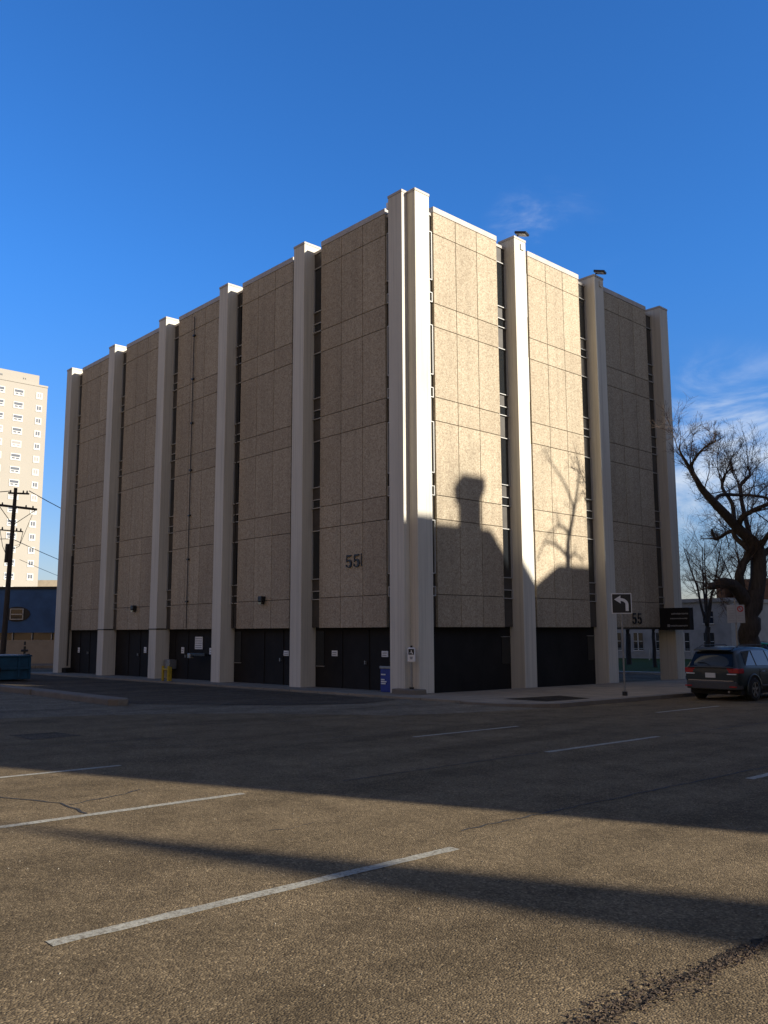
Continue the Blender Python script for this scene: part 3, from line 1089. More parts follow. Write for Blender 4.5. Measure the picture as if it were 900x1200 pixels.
def tree(name, label, loc, paths, kids, maxl=3, seed=1, droop=0.05, group=None, bark=None, cap_len=None):
    """paths: dict name->(points(world), r0, r1)"""
    rg = random.Random(seed)
    root = thing(name, label, 'tree', loc, 0, group)
    o = Vector(loc)
    thick, thin, trunk = MB(), MB(), MB()
    for k, (pts, r0, r1) in paths.items():
        P = smooth_path([Vector(p) - o for p in pts])
        P = [p + Vector((rg.uniform(-1, 1), rg.uniform(-1, 1), rg.uniform(-1, 1))) * r1 * 0.25 for p in P]
        if k.startswith('trunk'):
            n = len(P)
            trunk.tube(P, [r0 + (r1 - r0) * i / (n - 1) + rg.uniform(-0.02, 0.02) * r0 for i in range(n)], 14, cap=False)
        else:
            grow(thick, thin, P, r0, r1, 0, maxl, rg, kids, 0.5, droop, (9, 5, 3, 3), cap_len)
    trunk.build('trunk', M['bark'], root, smooth=True, fix=False)
    thick.build('limb', M['bark'], root, smooth=True, fix=False)
    thin.build('crown', bark or M['twig'], root, fix=False)
    return root


T = {
    'trunk': ([(3.03, 15.96, -0.32), (3.09, 15.89, 0.17), (3.19, 15.76, 1.30), (3.26, 15.68, 2.04), (3.36, 15.64, 2.82), (3.48, 15.64, 3.46)], 0.43, 0.37),
    'right_stem': ([(3.46, 15.67, 2.76), (3.70, 15.75, 4.07), (3.75, 15.78, 4.92), (3.70, 15.65, 5.32), (3.40, 15.07, 5.86), (3.21, 14.25, 6.46), (3.03, 13.46, 7.02), (2.93, 12.95, 7.41), (2.92, 12.54, 7.76), (2.87, 12.07, 8.22), (2.78, 11.72, 8.68), (2.79, 11.66, 9.00)], 0.33, 0.012),
    'left_stem': ([(3.29, 15.51, 2.87), (3.19, 15.11, 3.90), (3.31, 15.09, 4.39), (3.51, 15.38, 4.91), (3.68, 15.57, 5.26)], 0.20, 0.13),
    'stub': ([(3.27, 15.48, 2.98), (3.19, 14.95, 3.52), (3.10, 14.34, 3.76), (2.99, 13.77, 3.73), (2.93, 13.40, 3.62), (2.90, 13.21, 3.55)], 0.30, 0.09),
    'upper_fork': ([(2.92, 12.54, 7.76), (2.86, 12.41, 8.16), (3.04, 12.23, 8.38), (3.57, 12.06, 8.78), (4.02, 12.05, 8.93)], 0.07, 0.03),
    'crook': ([(3.65, 15.42, 4.98), (3.35, 15.26, 5.35), (3.09, 15.25, 5.62), (2.93, 15.34, 5.92), (2.42, 15.47, 5.76), (2.06, 15.58, 5.66), (1.97, 15.54, 6.09)], 0.12, 0.05),
    'arch': ([(3.18, 14.03, 6.54), (2.93, 14.00, 6.97), (2.92, 14.57, 7.31), (3.03, 15.62, 7.41), (3.38, 16.64, 7.44), (3.88, 17.68, 7.31), (4.54, 18.66, 7.51)], 0.09, 0.04),
    'second_arch': ([(3.33, 14.95, 5.99), (3.70, 14.65, 6.34), (4.24, 14.54, 6.57), (4.93, 14.58, 6.81), (5.56, 14.69, 7.34)], 0.13, 0.05),
    'right_limb': ([(3.73, 15.80, 4.71), (3.88, 16.37, 5.12), (4.25, 17.62, 5.69), (4.74, 18.73, 6.81), (5.05, 19.55, 8.31)], 0.16, 0.05),
    'front_limb': ([(3.74, 15.75, 5.08), (4.54, 15.34, 5.84), (5.56, 14.97, 6.70), (6.14, 14.46, 7.56)], 0.12, 0.04),
    'back_limb': ([(3.65, 15.39, 5.52), (3.09, 16.16, 6.75), (2.72, 16.79, 7.94), (2.83, 17.51, 8.49), (2.65, 17.67, 8.92)], 0.11, 0.03),
    'rear_limb': ([(3.25, 14.84, 6.13), (2.90, 15.55, 7.06), (2.36, 15.89, 7.84), (2.28, 16.45, 8.49), (2.44, 16.82, 8.81)], 0.10, 0.03),
}
tree('elm_tree', 'large bare elm with a thick crooked trunk leaning over the parked car', (3.02, 15.96, gz(3.0, 15.96)), T, (13, 9, 8), 3, 7, 0.02, cap_len=3.8)


def simple_tree(name, label, x, y, h, seed, stems=1, r=0.12, spread=0.5, kids=(9, 7, 4), group=None, maxl=3, lean=(0, 0)):
    rg = random.Random(seed)
    z = gz(x, y)
    paths = {}
    th = h * 0.28
    top = (x + lean[0] * th, y + lean[1] * th, z + th)
    paths['trunk'] = ([(x, y, z - 0.1), (x + lean[0] * th * .4, y + lean[1] * th * .4, z + th * 0.5), top], r * 1.25, r)
    for i in range(3 + stems):
        a = i * 2 * math.pi / (3 + stems) + rg.uniform(-0.4, 0.4)
        s = spread * h * rg.uniform(0.25, 0.5)
        hh = h * rg.uniform(0.75, 1.0)
        p = [(top[0], top[1], top[2] - 0.1 * r)]
        for k in range(1, 5):
            t = k / 4
            p.append((top[0] + math.cos(a) * s * t ** 1.3 + rg.uniform(-.1, .1) * h * .1, top[1] + math.sin(a) * s * t ** 1.3 + rg.uniform(-.1, .1) * h * .1, top[2] + (hh - th) * t))
        paths['limb%d' % i] = (p, r * 0.62, r * 0.12)
    return tree(name, label, (x, y, z), paths, kids, maxl, seed, 0.02, group)


simple_tree('bare_tree', 'slim bare tree with forked stems standing before the grey stone building', -10.4, 39.1, 9.5, 21, 2, 0.17, 0.45, group='bare trees beyond the office building')
simple_tree('bare_tree', 'bare young tree on the lawn seen through the building passage', -14.5, 35.5, 8, 22, 1, 0.16, 0.5, group='bare trees beyond the office building')
simple_tree('bare_tree', 'bare tree close behind the far pilaster of the office building', -9.6, 30.5, 8.0, 24, 1, 0.10, 0.5, group='bare trees beyond the office building')
simple_tree('bare_tree', 'bare tree between the forked tree and the brown brick building', -10.6, 46, 10.0, 25, 1, 0.14, 0.55, group='bare trees beyond the office building')
simple_tree('bare_tree', 'bare tree behind the big elm beside the cream building', -9.0, 50, 10.5, 27, 1, 0.14, 0.6, group='bare trees beyond the office building')

# ------------------------------------------------------------------ street signs
sg = thing('turn_sign', 'black square sign with a white left turn arrow on a thin post at the kerb', 'road sign', (4.75, 4.0, gz(4.75, 4.0) + 0.05), R(47))
MB().tube([(0, 0, 0), (0, 0, 2.9)], 0.028, 8).build('post', M['steel'], sg)
MB().tube([(0, 0, 0), (0, 0, 0.12)], 0.075, 10).build('post_base', M['black'], sg)
ph = 0.30
zc = 2.68
pl = MB().box(-ph, ph, -0.045, -0.03, zc - ph, zc + ph).build('sign_panel', M['white'], sg, bevel=0.004)
MB().box(-ph + 0.025, ph - 0.025, -0.049, -0.0455, zc - ph + 0.025, zc + ph - 0.025).build('sign_face', M['black'], pl)
q = MB()
outer, inner = [], []
arc = []
for i in range(9):
    a = R(0 + i * 90 / 8)
    arc.append((a))
cx, cz_ = -0.04, zc - 0.03
pts = [(0.20, zc - 0.22)] + [(cx + 0.24 * math.cos(a), cz_ + 0.19 * math.sin(a)) for a in arc]
pin = [(0.11, zc - 0.22)] + [(cx + 0.15 * math.cos(a), cz_ + 0.105 * math.sin(a)) for a in arc]
n = len(pts)
vs = [(p[0], -0.0535, p[1]) for p in pts] + [(p[0], -0.0535, p[1]) for p in pin]
q.add(vs, [(i, i + 1, n + i + 1, n + i) for i in range(n - 1)])
q.add([(-0.03, -0.0535, zc + 0.235), (-0.22, -0.0535, zc + 0.12), (-0.03, -0.0535, zc + 0.0)], [(0, 1, 2)])
q.build('arrow', M['white'], pl)
M['signgrey'] = dirty('weathered_sign_white', (0.36, 0.36, 0.35), 0.1, 6, 0.6, 0)
ps = thing('parking_sign', 'pair of white parking signs with a red no parking ring beside the tree trunk', 'parking sign', (5.1, 10.6, gz(5, 10.6) + 0.05), R(38))
MB().tube([(0, 0, 0), (0, 0, 3.0)], 0.03, 8).build('post', M['steel'], ps)
for x0, ringed in ((-0.29, False), (0.005, True)):
    o = MB().box(x0, x0 + 0.285, -0.045, -0.03, 2.2, 2.82).build('sign_panel', M['signgrey'], ps, bevel=0.004)
    if ringed:
        q = MB()
        vs, fs = [], []
        for k in range(20):
            a = 2 * math.pi * k / 20
            for r_ in (0.105, 0.07):
                vs.append((x0 + 0.143 + r_ * math.cos(a), -0.05, 2.68 + r_ * math.sin(a)))
            fs.append((2 * k, (2 * k + 2) % 40, (2 * k + 3) % 40, 2 * k + 1))
        q.add(vs, fs)
        q.add([(x0 + 0.08, -0.0505, 2.745), (x0 + 0.10, -0.0505, 2.76), (x0 + 0.205, -0.0505, 2.615), (x0 + 0.19, -0.0505, 2.60)], [(0, 1, 2, 3)])
        q.build('no_parking_ring', M['red'], o)
    q = MB()
    for i in range(3 if ringed else 6):
        q.box(x0 + 0.04, x0 + 0.24, -0.049, -0.0455, 2.27 + i * 0.085, 2.29 + i * 0.085)
    q.build('lettering', M['textgrey'], o)

# thin lamp post seen right of the slim tree
lp = thing('lamp_post', 'thin dark lamp post standing left of the parking signs', 'lamp post', (-11.5, 47.5, gz(-11, 47)))
MB().tube([(0, 0, 0), (0, 0, 4.0)], 0.06, 8).build('post', M['darkmetal'], lp)
MB().tube([(0, 0, 4.0), (-0.5, -0.4, 4.2)], 0.04, 6).build('arm', M['darkmetal'], lp)
MB().box(-0.75, -0.4, -0.5, -0.25, 4.05, 4.25).build('lamp_head', M['darkmetal'], lp, bevel=0.02)

# ------------------------------------------------------------------ the parked car (local: +y forward, x to the right, origin under rear bumper)
def carpaint(name, col):
    m = mat(name, col, 0.45, 0.25, 0.4)
    bs = m.node_tree.nodes['Principled BSDF']
    bs.inputs['Coat Weight'].default_value = 0.35
    bs.inputs['Coat Roughness'].default_value = 0.08
    return m


M['carpaint'] = carpaint('dark_green_grey_paint', (0.02, 0.03, 0.032))
M['carglass'] = mat('tinted_glass', (0.008, 0.009, 0.01), 0.05, 0, 0.3)
M['sideglass'] = mat('side_glass', (0.015, 0.02, 0.03), 0.03, 0, 1.0)
M['bumper'] = mat('grey_plastic_trim', (0.05, 0.05, 0.05), 0.6)
M['tail'] = mat('tail_light_red', (0.35, 0.01, 0.012), 0.12, 0, 0.8)
M['tail'].node_tree.nodes['Principled BSDF'].inputs['Coat Weight'].default_value = 1.0
M['rim'] = mat('alloy_rim', (0.35, 0.35, 0.36), 0.3, 0.9)
M['plate'] = mat('licence_plate', (0.55, 0.55, 0.5), 0.5)


def ring(y, W, zs, z_roof, wr, zsill=0.30):
    """half sections mirrored: returns list of (x,z)"""
    half = [(0.0, zsill - 0.02), (W * 0.82, zsill - 0.02), (W * 0.965, zsill + 0.10), (W * 0.99, zsill + 0.30), (W, 0.80 * zs), (W * 0.975, zs - 0.03), (W * 0.94, zs + 0.02),
            (wr + (W * 0.94 - wr) * 0.5, zs + (z_roof - zs) * 0.5), (wr, z_roof - 0.07), (wr - 0.10, z_roof - 0.012), (0.0, z_roof + 0.015)]
    return half


def car_body(paint, st):
    b = MB()
    rings = []
    for y, W, zs, zr, wr, zsill in st:
        h = ring(y, W, zs, zr, wr, zsill)
        pts = [(x, y, z) for x, z in h] + [(-x, y, z) for x, z in h[-2:0:-1]]
        rings.append(pts)
    n = len(rings[0])
    vs = [p for r_ in rings for p in r_]
    fs = []
    for i in range(len(rings) - 1):
        for k in range(n):
            fs.append((i * n + k, i * n + (k + 1) % n, (i + 1) * n + (k + 1) % n, (i + 1) * n + k))
    fs.append(tuple(range(n)))
    fs.append(tuple(range((len(rings) - 1) * n, len(rings) * n)))
    b.add(vs, fs)
    return b


def make_car(name, label, loc, rz, paint, group=None):
    c = thing(name, label, 'car', loc, rz, group)
    st = [(0.02, 0.78, 0.92, 0.96, 0.70, 0.42),
          (0.05, 0.84, 0.97, 1.08, 0.70, 0.38),
          (0.16, 0.885, 1.0, 1.26, 0.66, 0.34),
          (0.34, 0.90, 1.01, 1.50, 0.62, 0.30),
          (0.55, 0.905, 1.01, 1.585, 0.63, 0.28),
          (1.2, 0.905, 1.0, 1.615, 0.645, 0.26),
          (2.0, 0.905, 0.98, 1.61, 0.65, 0.25),
          (2.6, 0.90, 0.97, 1.565, 0.64, 0.25),
          (3.15, 0.90, 0.97, 1.37, 0.62, 0.25),
          (3.65, 0.895, 0.98, 1.06, 0.62, 0.26),
          (4.1, 0.88, 0.93, 0.98, 0.60, 0.28),
          (4.55, 0.83, 0.82, 0.86, 0.56, 0.30),
          (4.75, 0.72, 0.68, 0.72, 0.50, 0.34)]
    o = car_body(paint, st).build('body', paint, c, smooth=True)
    md = o.modifiers.new('sub', 'SUBSURF')
    md.levels = 1
    md.render_levels = 2
    # wheel arches and wheels
    for y in (0.93, 3.80):
        for s in (-1, 1):
            q = MB()
            pts = []
            for k in range(15):
                a = math.pi * k / 14
                pts.append((y + 0.405 * math.cos(a), 0.36 + 0.40 * math.sin(a)))
            q.prism(pts + [(y - 0.405, 0.2), (y + 0.405, 0.2)], 'x', s * 0.80, s * 0.912)
            q.build('wheel_arch', M['rubber'], c)
            fl = MB()
            rim_pts = [(s * 0.905, y + 0.43 * math.cos(math.pi * k / 14), 0.36 + 0.425 * math.sin(math.pi * k / 14)) for k in range(15)]
            fl.tube([(s * 0.90, y + 0.44, 0.2)] + rim_pts + [(s * 0.90, y - 0.44, 0.2)], 0.032, 6)
            fl.build('fender_flare', paint, c, smooth=True)
            w = MB()
            R0, hw = 0.345, 0.11
            x0 = s * 0.83
            prof = [(-hw, 0.22), (-hw, R0 - 0.03), (-hw + 0.03, R0), (hw - 0.03, R0), (hw, R0 - 0.03), (hw, 0.22)]
            vs, fs = [], []
            K = 28
            for k in range(K):
                a = 2 * math.pi * k / K
                for (dx, rr) in prof:
                    vs.append((x0 + dx, y + rr * math.cos(a), 0.345 + rr * math.sin(a)))
            npf = len(prof)
            for k in range(K):
                for j in range(npf - 1):
                    fs.append((k * npf + j, k * npf + j + 1, ((k + 1) % K) * npf + j + 1, ((k + 1) % K) * npf + j))
            w.add(vs, fs)
            wh = w.build('wheel', M['rubber'], c, smooth=True)
            rm = MB()
            rm.tube([(x0 + s * 0.02, y, 0.345), (x0 + s * 0.05, y, 0.345)], 0.225, 24)
            ro = rm.build('hub_disc', M['bumper'], wh)
            sp_ = MB()
            for k in range(5):
                a = 2 * math.pi * k / 5 + 0.3
                ca, sa = math.cos(a), math.sin(a)
                for t0, t1, ww in ((0.02, 0.225, 0.035),):
                    vsx = []
                    for xx in (x0 + s * 0.05, x0 + s * 0.10):
                        for (rr, off) in ((t0, ww), (t1, ww * 0.8), (t1, -ww * 0.8), (t0, -ww)):
                            vsx.append((xx, y + rr * ca - off * sa, 0.345 + rr * sa + off * ca))
                    sp_.add(vsx, [(0, 1, 2, 3), (4, 7, 6, 5), (0, 4, 5, 1), (1, 5, 6, 2), (2, 6, 7, 3), (3, 7, 4, 0)])
            vs, fs = [], []
            for k in range(K):
                a = 2 * math.pi * k / K
                for dx, rr in ((0.05, 0.235), (0.11, 0.235), (0.11, 0.205), (0.05, 0.205)):
                    vs.append((x0 + s * dx, y + rr * math.cos(a), 0.345 + rr * math.sin(a)))
            for k in range(K):
                for j in range(4):
                    fs.append((k * 4 + j, k * 4 + (j + 1) % 4, ((k + 1) % K) * 4 + (j + 1) % 4, ((k + 1) % K) * 4 + j))
            sp_.add(vs, fs)
            sp_.build('rim', M['rim'], wh)
    # rear window (slanted, wraps the tailgate)
    q = MB()
    pts = [(-0.70, 0.075, 1.04), (0.70, 0.075, 1.04), (0.60, 0.325, 1.46), (-0.60, 0.325, 1.46)]
    q.add(pts + [(x, y + 0.05, z) for x, y, z in pts], [(0, 1, 2, 3), (4, 7, 6, 5), (0, 4, 5, 1), (1, 5, 6, 2), (2, 6, 7, 3), (3, 7, 4, 0)])
    q.v = [(x, y - 0.03, z) for x, y, z in q.v]
    rwn = q.build('rear_window', M['carglass'], c)
    MB().tube([(0.0, 0.02, 1.05), (-0.2, 0.06, 1.14), (-0.42, 0.075, 1.13)], 0.012, 5).build('wiper', M['rubber'], rwn)
    MB().prism([(-0.02 + 0.2, 1.52), (0.42, 1.60), (0.42, 1.56), (0.2, 1.49)], 'x', -0.60, 0.60).build('spoiler', paint, c, bevel=0.01)
    # side windows
    for s in (-1, 1):
        for (y0, y1, y2, y3) in ((0.55, 1.18, 1.18, 0.68), (1.26, 2.12, 2.08, 1.26), (2.20, 3.28, 2.72, 2.16)):
            def side(y, t):
                # follow the greenhouse between belt and roof
                i = 0
                while i < len(st) - 2 and st[i + 1][0] < y:
                    i += 1
                f = (y - st[i][0]) / (st[i + 1][0] - st[i][0])
                W = st[i][1] + (st[i + 1][1] - st[i][1]) * f
                zr = st[i][3] + (st[i + 1][3] - st[i][3]) * f
                zs = st[i][2] + (st[i + 1][2] - st[i][2]) * f
                wr = st[i][4] + (st[i + 1][4] - st[i][4]) * f
                z = zs + 0.05 + (zr - 0.12 - zs - 0.05) * t
                x = W * 0.94 + (wr - W * 0.94) * (z - zs - 0.02) / (zr - 0.09 - zs)
                return (s * (x + 0.016), y, z)
            q = MB()
            vs = [side(y0, 0), side(y1, 0), side(y2, 1), side(y3, 1)]
            q.add(vs + [(x - s * 0.05, y, z) for x, y, z in vs], [(0, 1, 2, 3), (4, 7, 6, 5), (0, 4, 5, 1), (1, 5, 6, 2), (2, 6, 7, 3), (3, 7, 4, 0)])
            q.build('side_window', M['sideglass'], c)
        # roof rail, sill trim, handles, mirror
        MB().tube([(s * 0.60, 0.55, 1.60), (s * 0.60, 0.7, 1.65), (s * 0.61, 2.2, 1.65), (s * 0.61, 2.4, 1.58)], 0.015, 6).build('roof_rail', M['bumper'], c)
        MB().box(s * 0.895, s * 0.925, 1.42, 3.28, 0.42, 0.47).build('door_trim', M['bumper'], c, bevel=0.01)
        for y in (1.45, 2.45):
            MB().tube([(s * 0.905, y, 0.86), (s * 0.935, y + 0.03, 0.87), (s * 0.935, y + 0.15, 0.87), (s * 0.905, y + 0.18, 0.86)], 0.013, 6).build('door_handle', M['rim'], c)
        for y in (1.33, 2.17):
            MB().box(s * 0.90, s * 0.9075, y, y + 0.012, 0.42, 0.95).build('door_gap', M['rubber'], c)
        q = MB().box(s * 0.90, s * 1.08, 2.98, 3.12, 1.0, 1.14)
        q.build('mirror', paint, c, bevel=0.03)
        # tail light wrapping the corner
        q = MB()
        q.prism([(s * 0.47, 0.035), (s * 0.70, 0.015), (s * 0.86, 0.06), (s * 0.915, 0.30), (s * 0.88, 0.34), (s * 0.6, 0.12)], 'z', 0.84, 0.985)
        q.build('tail_light', M['tail'], c, bevel=0.012)
        MB().box(s * 0.52, s * 0.80, 0.005, 0.06, 0.80, 0.825).build('reverse_light', M['white'], c, bevel=0.008)
        MB().box(s * 0.60, s * 0.82, -0.035, 0.0, 0.43, 0.47).build('reflector', M['tail'], c)
    # bumper, plate, chrome
    q = MB()
    q.prism([(-0.87, 0.28), (-0.80, 0.02), (-0.5, -0.04), (0.5, -0.04), (0.80, 0.02), (0.87, 0.28), (0.80, 0.5), (-0.80, 0.5)], 'z', 0.36, 0.60)
    q.build('bumper', M['bumper'], c, bevel=0.03)
    MB().box(-0.72, 0.72, -0.01, 0.08, 0.605, 0.63).build('bumper_step', M['rim'], c)
    pt_ = MB().box(-0.16, 0.16, -0.005, 0.02, 0.70, 0.84).build('licence_plate', M['plate'], c)
    MB().box(-0.72, 0.72, 0.0, 0.06, 0.985, 1.005).build('gate_line', M['rubber'], c)
    MB().box(-0.8, 0.8, 0.3, 4.5, 0.2, 0.34).build('underbody', M['rubber'], c)
    MB().tube([(0.55, 0.02, 0.3), (0.55, 0.2, 0.3)], 0.035, 8).build('exhaust_pipe', M['rim'], c)
    return c


make_car('parked_car', 'dark grey green crossover parked at the kerb under the bare elm', (7.19, 4.42, gz(7.1, 6)), R(-1.0), M['carpaint'], 'cars parked along the street').scale = (0.91, 0.92, 0.92)
M['greenpaint'] = carpaint('green_paint', (0.02, 0.22, 0.04))
c2 = make_car('parked_car', 'small bright green car parked far up the street behind the elm trunk', (-14.3, 51.5, gz(-14, 51)), R(-75), M['greenpaint'], 'cars parked along the street')

# ------------------------------------------------------------------ buildings and trees across the street (outside the frame): they throw the shadows
AZ, EL = R(21.3), R(20.0)
TA = math.tan(AZ)
KZ = math.tan(EL) / math.cos(AZ)


def from_shadow(X, y0, z0):
    """point at distance X east whose shadow falls at (0, y0, z0)"""
    return (X, y0 + X * TA, z0 + X * KZ)


def gable(name, label, x0, x1, y0, y1, ze, zr, m, hip0=0.0):
    root = thing(name, label, 'house', (x0, y0, 0))
    w, L = x1 - x0, y1 - y0
    MB().box(0, w, 0, L, -0.5, ze).build('wall', m, root)
    q = MB()
    q.add([(0, 0, ze), (w, 0, ze), (w, L, ze), (0, L, ze), (w / 2, hip0, zr), (w / 2, L, zr)],
          [(0, 1, 2, 3), (0, 4, 5, 3), (1, 2, 5, 4), (0, 1, 4), (3, 5, 2)])
    q.build('roof', M['roof'], root)
    for i in range(int(L // 3)):
        for z in (1.2, 4.2, 7.4):
            if z + 1.5 < ze:
                MB().box(-0.03, 0.02, 1 + i * 3, 2.1 + i * 3, z, z + 1.5).build('window', M['glass'], root)
    return root


M['brickred'] = dirty('red_brick', (0.26, 0.13, 0.085), 0.2, 2, 0.9, 0.2)
# house one
X1a, X1b = 27.0, 37.0
Xm = (X1a + X1b) / 2
ridge = from_shadow(Xm, 4.33, 5.57)
h1 = gable('brick_house', 'red brick house across the street with a corbelled chimney', X1a, X1b, -17.3 + X1b * TA, ridge[1], from_shadow(X1a, 0, 3.45)[2], ridge[2], M['brickred'])
ch = from_shadow(Xm, 3.28, 5.0)
q = MB()
zt = from_shadow(Xm, 0, 7.12)[2]
cy = ch[1] - h1.location.y
cx_ = Xm - X1a
q.box(cx_ - 0.5, cx_ + 0.5, cy - 0.40, cy + 0.40, ridge[2] - 1.5, zt - 0.75)
q.add([(cx_ - 0.5, cy - 0.40, zt - 0.75), (cx_ + 0.5, cy - 0.40, zt - 0.75), (cx_ + 0.5, cy + 0.40, zt - 0.75), (cx_ - 0.5, cy + 0.40, zt - 0.75),
       (cx_ - 0.6, cy - 0.58, zt - 0.45), (cx_ + 0.6, cy - 0.58, zt - 0.45), (cx_ + 0.6, cy + 0.58, zt - 0.45), (cx_ - 0.6, cy + 0.58, zt - 0.45)],
      [(0, 1, 5, 4), (1, 2, 6, 5), (2, 3, 7, 6), (3, 0, 4, 7)])
q.box(cx_ - 0.6, cx_ + 0.6, cy - 0.58, cy + 0.58, zt - 0.45, zt)
q.build('chimney', M['brickred'], h1)
# house two
r2 = from_shadow(Xm, 8.2, 4.55)
f2 = from_shadow(X1a, 6.7, 3.7)
gable('stucco_house', 'tan stucco house across the street beside the brick one', X1a, X1b, f2[1], f2[1] + 16, f2[2], r2[2], M['tanwall'], hip0=r2[1] - f2[1])
# tall block behind
tb = from_shadow(62, 10.35, 0)
root = thing('concrete_tower', 'tall plain concrete tower behind the houses across the street', 'tower', (44, tb[1], 0))
MB().box(0, 18, 0, 60, -0.5, 46).build('wall', M['sidewalk'], root)
M['warmbrick'] = dirty('warm_bounce_brick', (0.42, 0.27, 0.15), 0.12, 1, 0.9, 0)
root = thing('bounce_block', 'unseen warm brick block added beyond the side street to bounce warm light', 'bounce_block', (-48, -62, 0))  # unseen block added to bounce warm light and cut the sky fill
MB().box(0, 62, 0, 16, -1, 17).build('wall', M['warmbrick'], root)
for i in range(14):
    for z in (2, 6.5, 11):
        MB().box(2 + i * 4.2, 4.2 + i * 4.2, 15.98, 16.04, z, z + 2).build('window', M['glass'], root)
# tree whose branches are shadowed on the second bay
def sh(X, y0, z0):
    return from_shadow(X, y0, z0)


XT = 22.5
tp = {
    'trunk': ([(XT, 9.15 + XT * TA, 0), sh(XT, 8.95, 0.5), sh(XT, 8.85, 3.0), sh(XT, 8.75, 4.4)], 0.2, 0.17),
    'a': ([sh(XT, 8.8, 4.2), sh(XT - .2, 8.85, 5.4), sh(XT, 9.2, 6.4), sh(XT, 9.6, 7.6), sh(XT + .4, 9.75, 8.6)], 0.16, 0.03),
    'b': ([sh(XT, 9.3, 6.7), sh(XT + .3, 8.8, 7.6), sh(XT, 8.0, 8.3), sh(XT, 7.4, 8.9)], 0.07, 0.015),
    'c': ([sh(XT, 8.7, 4.9), sh(XT - .3, 8.2, 5.2), sh(XT, 7.4, 5.3), sh(XT, 6.9, 4.6)], 0.09, 0.02),
    'd': ([sh(XT, 8.85, 5.8), sh(XT + .3, 8.3, 6.0), sh(XT, 7.5, 5.6)], 0.08, 0.02),
    'e': ([sh(XT, 8.75, 4.6), sh(XT, 9.2, 5.0), sh(XT, 9.8, 4.7)], 0.09, 0.02),
}
yb.scale = (0.85, 0.85, 0.85)
tree('street_tree', 'bare street tree across the road in front of the stucco house', (XT, 9.15 + XT * TA, 0), tp, (5, 4, 3), 3, 3, 0.0, cap_len=1.7)
# unseen spire added and shaped to throw the tapering band over the near lanes
XG = 48.0
YG = -20.22 + XG * TA
chp = thing('shadow_spire', 'unseen brick tower with a steep spire, added to throw the tapering road shadow', 'shadow_spire', (XG, YG, gz(XG, YG)))
za = KZ * (XG - 10.6)
zb_ = 6.6
hw = 0.5 * 0.125 / KZ * (za - zb_)
MB().box(-hw + 0.1, hw - 0.1, -hw + 0.1, hw - 0.1, -0.5, zb_).build('tower', M['brickred'], chp)
q = MB()
q.add([(-hw, -hw, zb_), (hw, -hw, zb_), (hw, hw, zb_), (-hw, hw, zb_), (0, 0.25, za)], [(0, 1, 4), (1, 2, 4), (2, 3, 4), (3, 0, 4), (3, 2, 1, 0)])
q.build('spire', M['roof'], chp)
MB().box(hw, hw + 9, -3, 3, -0.5, 5.5).build('rear_block', M['brickred'], chp)
# distant tall tree behind the brick house: soft twig shadow beside the corner
simple_tree('garden_tree', 'tall bare garden tree behind the brick house', 52, 0.3 + 52 * TA, 26.0, 31, 2, 0.4, 0.34, (9, 8, 5))
# two trees that dapple the low blue shop
simple_tree('garden_tree', 'bare tree standing in the yard south of the lot', -22, -19, 12, 33, 2, 0.25, 0.6, (9, 8, 5))

# ------------------------------------------------------------------ world, sun, camera
w = bpy.data.worlds.new('World')
scene.world = w
w.use_nodes = True
nt = w.node_tree
bg = nt.nodes['Background']
sky = nt.nodes.new('ShaderNodeTexSky')
sky.sky_type = 'NISHITA'
sky.sun_disc = False
sky.sun_elevation = EL
sky.sun_rotation = R(90) - AZ
sky.air_density = 1.0
sky.dust_density = 0.6
sky.ozone_density = 3.0
sky.altitude = 200


def W(t, **kw):
    n = nt.nodes.new(t)
    for k, v in kw.items():
        setattr(n, k, v)
    return n


hs = W('ShaderNodeHueSaturation')
hs.inputs['Saturation'].default_value = 1.12
hs.inputs['Value'].default_value = 1.0
nt.links.new(sky.outputs[0], hs.inputs['Color'])
tint = W('ShaderNodeMix', data_type='RGBA', blend_type='MULTIPLY')
tint.inputs[0].default_value = 1.0
nt.links.new(hs.outputs[0], tint.inputs[6])
tc = W('ShaderNodeTexCoord')
DIR = tc.outputs['Generated']
sep = W('ShaderNodeSeparateXYZ')
nt.links.new(DIR, sep.inputs[0])
tmap = W('ShaderNodeMapRange', interpolation_type='SMOOTHSTEP')
tmap.inputs['From Min'].default_value = -0.02
tmap.inputs['From Max'].default_value = 0.42
nt.links.new(sep.outputs[2], tmap.inputs['Value'])
tcol = W('ShaderNodeMix', data_type='RGBA')
nt.links.new(tmap.outputs[0], tcol.inputs[0])
tcol.inputs[6].default_value = (0.80, 0.70, 0.80, 1)
tcol.inputs[7].default_value = (0.52, 1.06, 1.62, 1)
nt.links.new(tcol.outputs[2], tint.inputs[7])


def wm(op, a, b=None, c=None):
    n = W('ShaderNodeMath', operation=op)
    for i, x in enumerate((a, b, c)):
        if x is None:
            continue
        if isinstance(x, (int, float)):
            n.inputs[i].default_value = x
        else:
            nt.links.new(x, n.inputs[i])
    return n.outputs[0]


def blob(d, lo, hi):
    vm = W('ShaderNodeVectorMath', operation='DOT_PRODUCT')
    vv = Vector(d).normalized()
    vm.inputs[1].default_value = vv
    nt.links.new(DIR, vm.inputs[0])
    mr = W('ShaderNodeMapRange', interpolation_type='SMOOTHSTEP')
    mr.inputs['From Min'].default_value = math.cos(R(hi))
    mr.inputs['From Max'].default_value = math.cos(R(lo))
    nt.links.new(vm.outputs['Value'], mr.inputs['Value'])
    return mr.outputs[0]


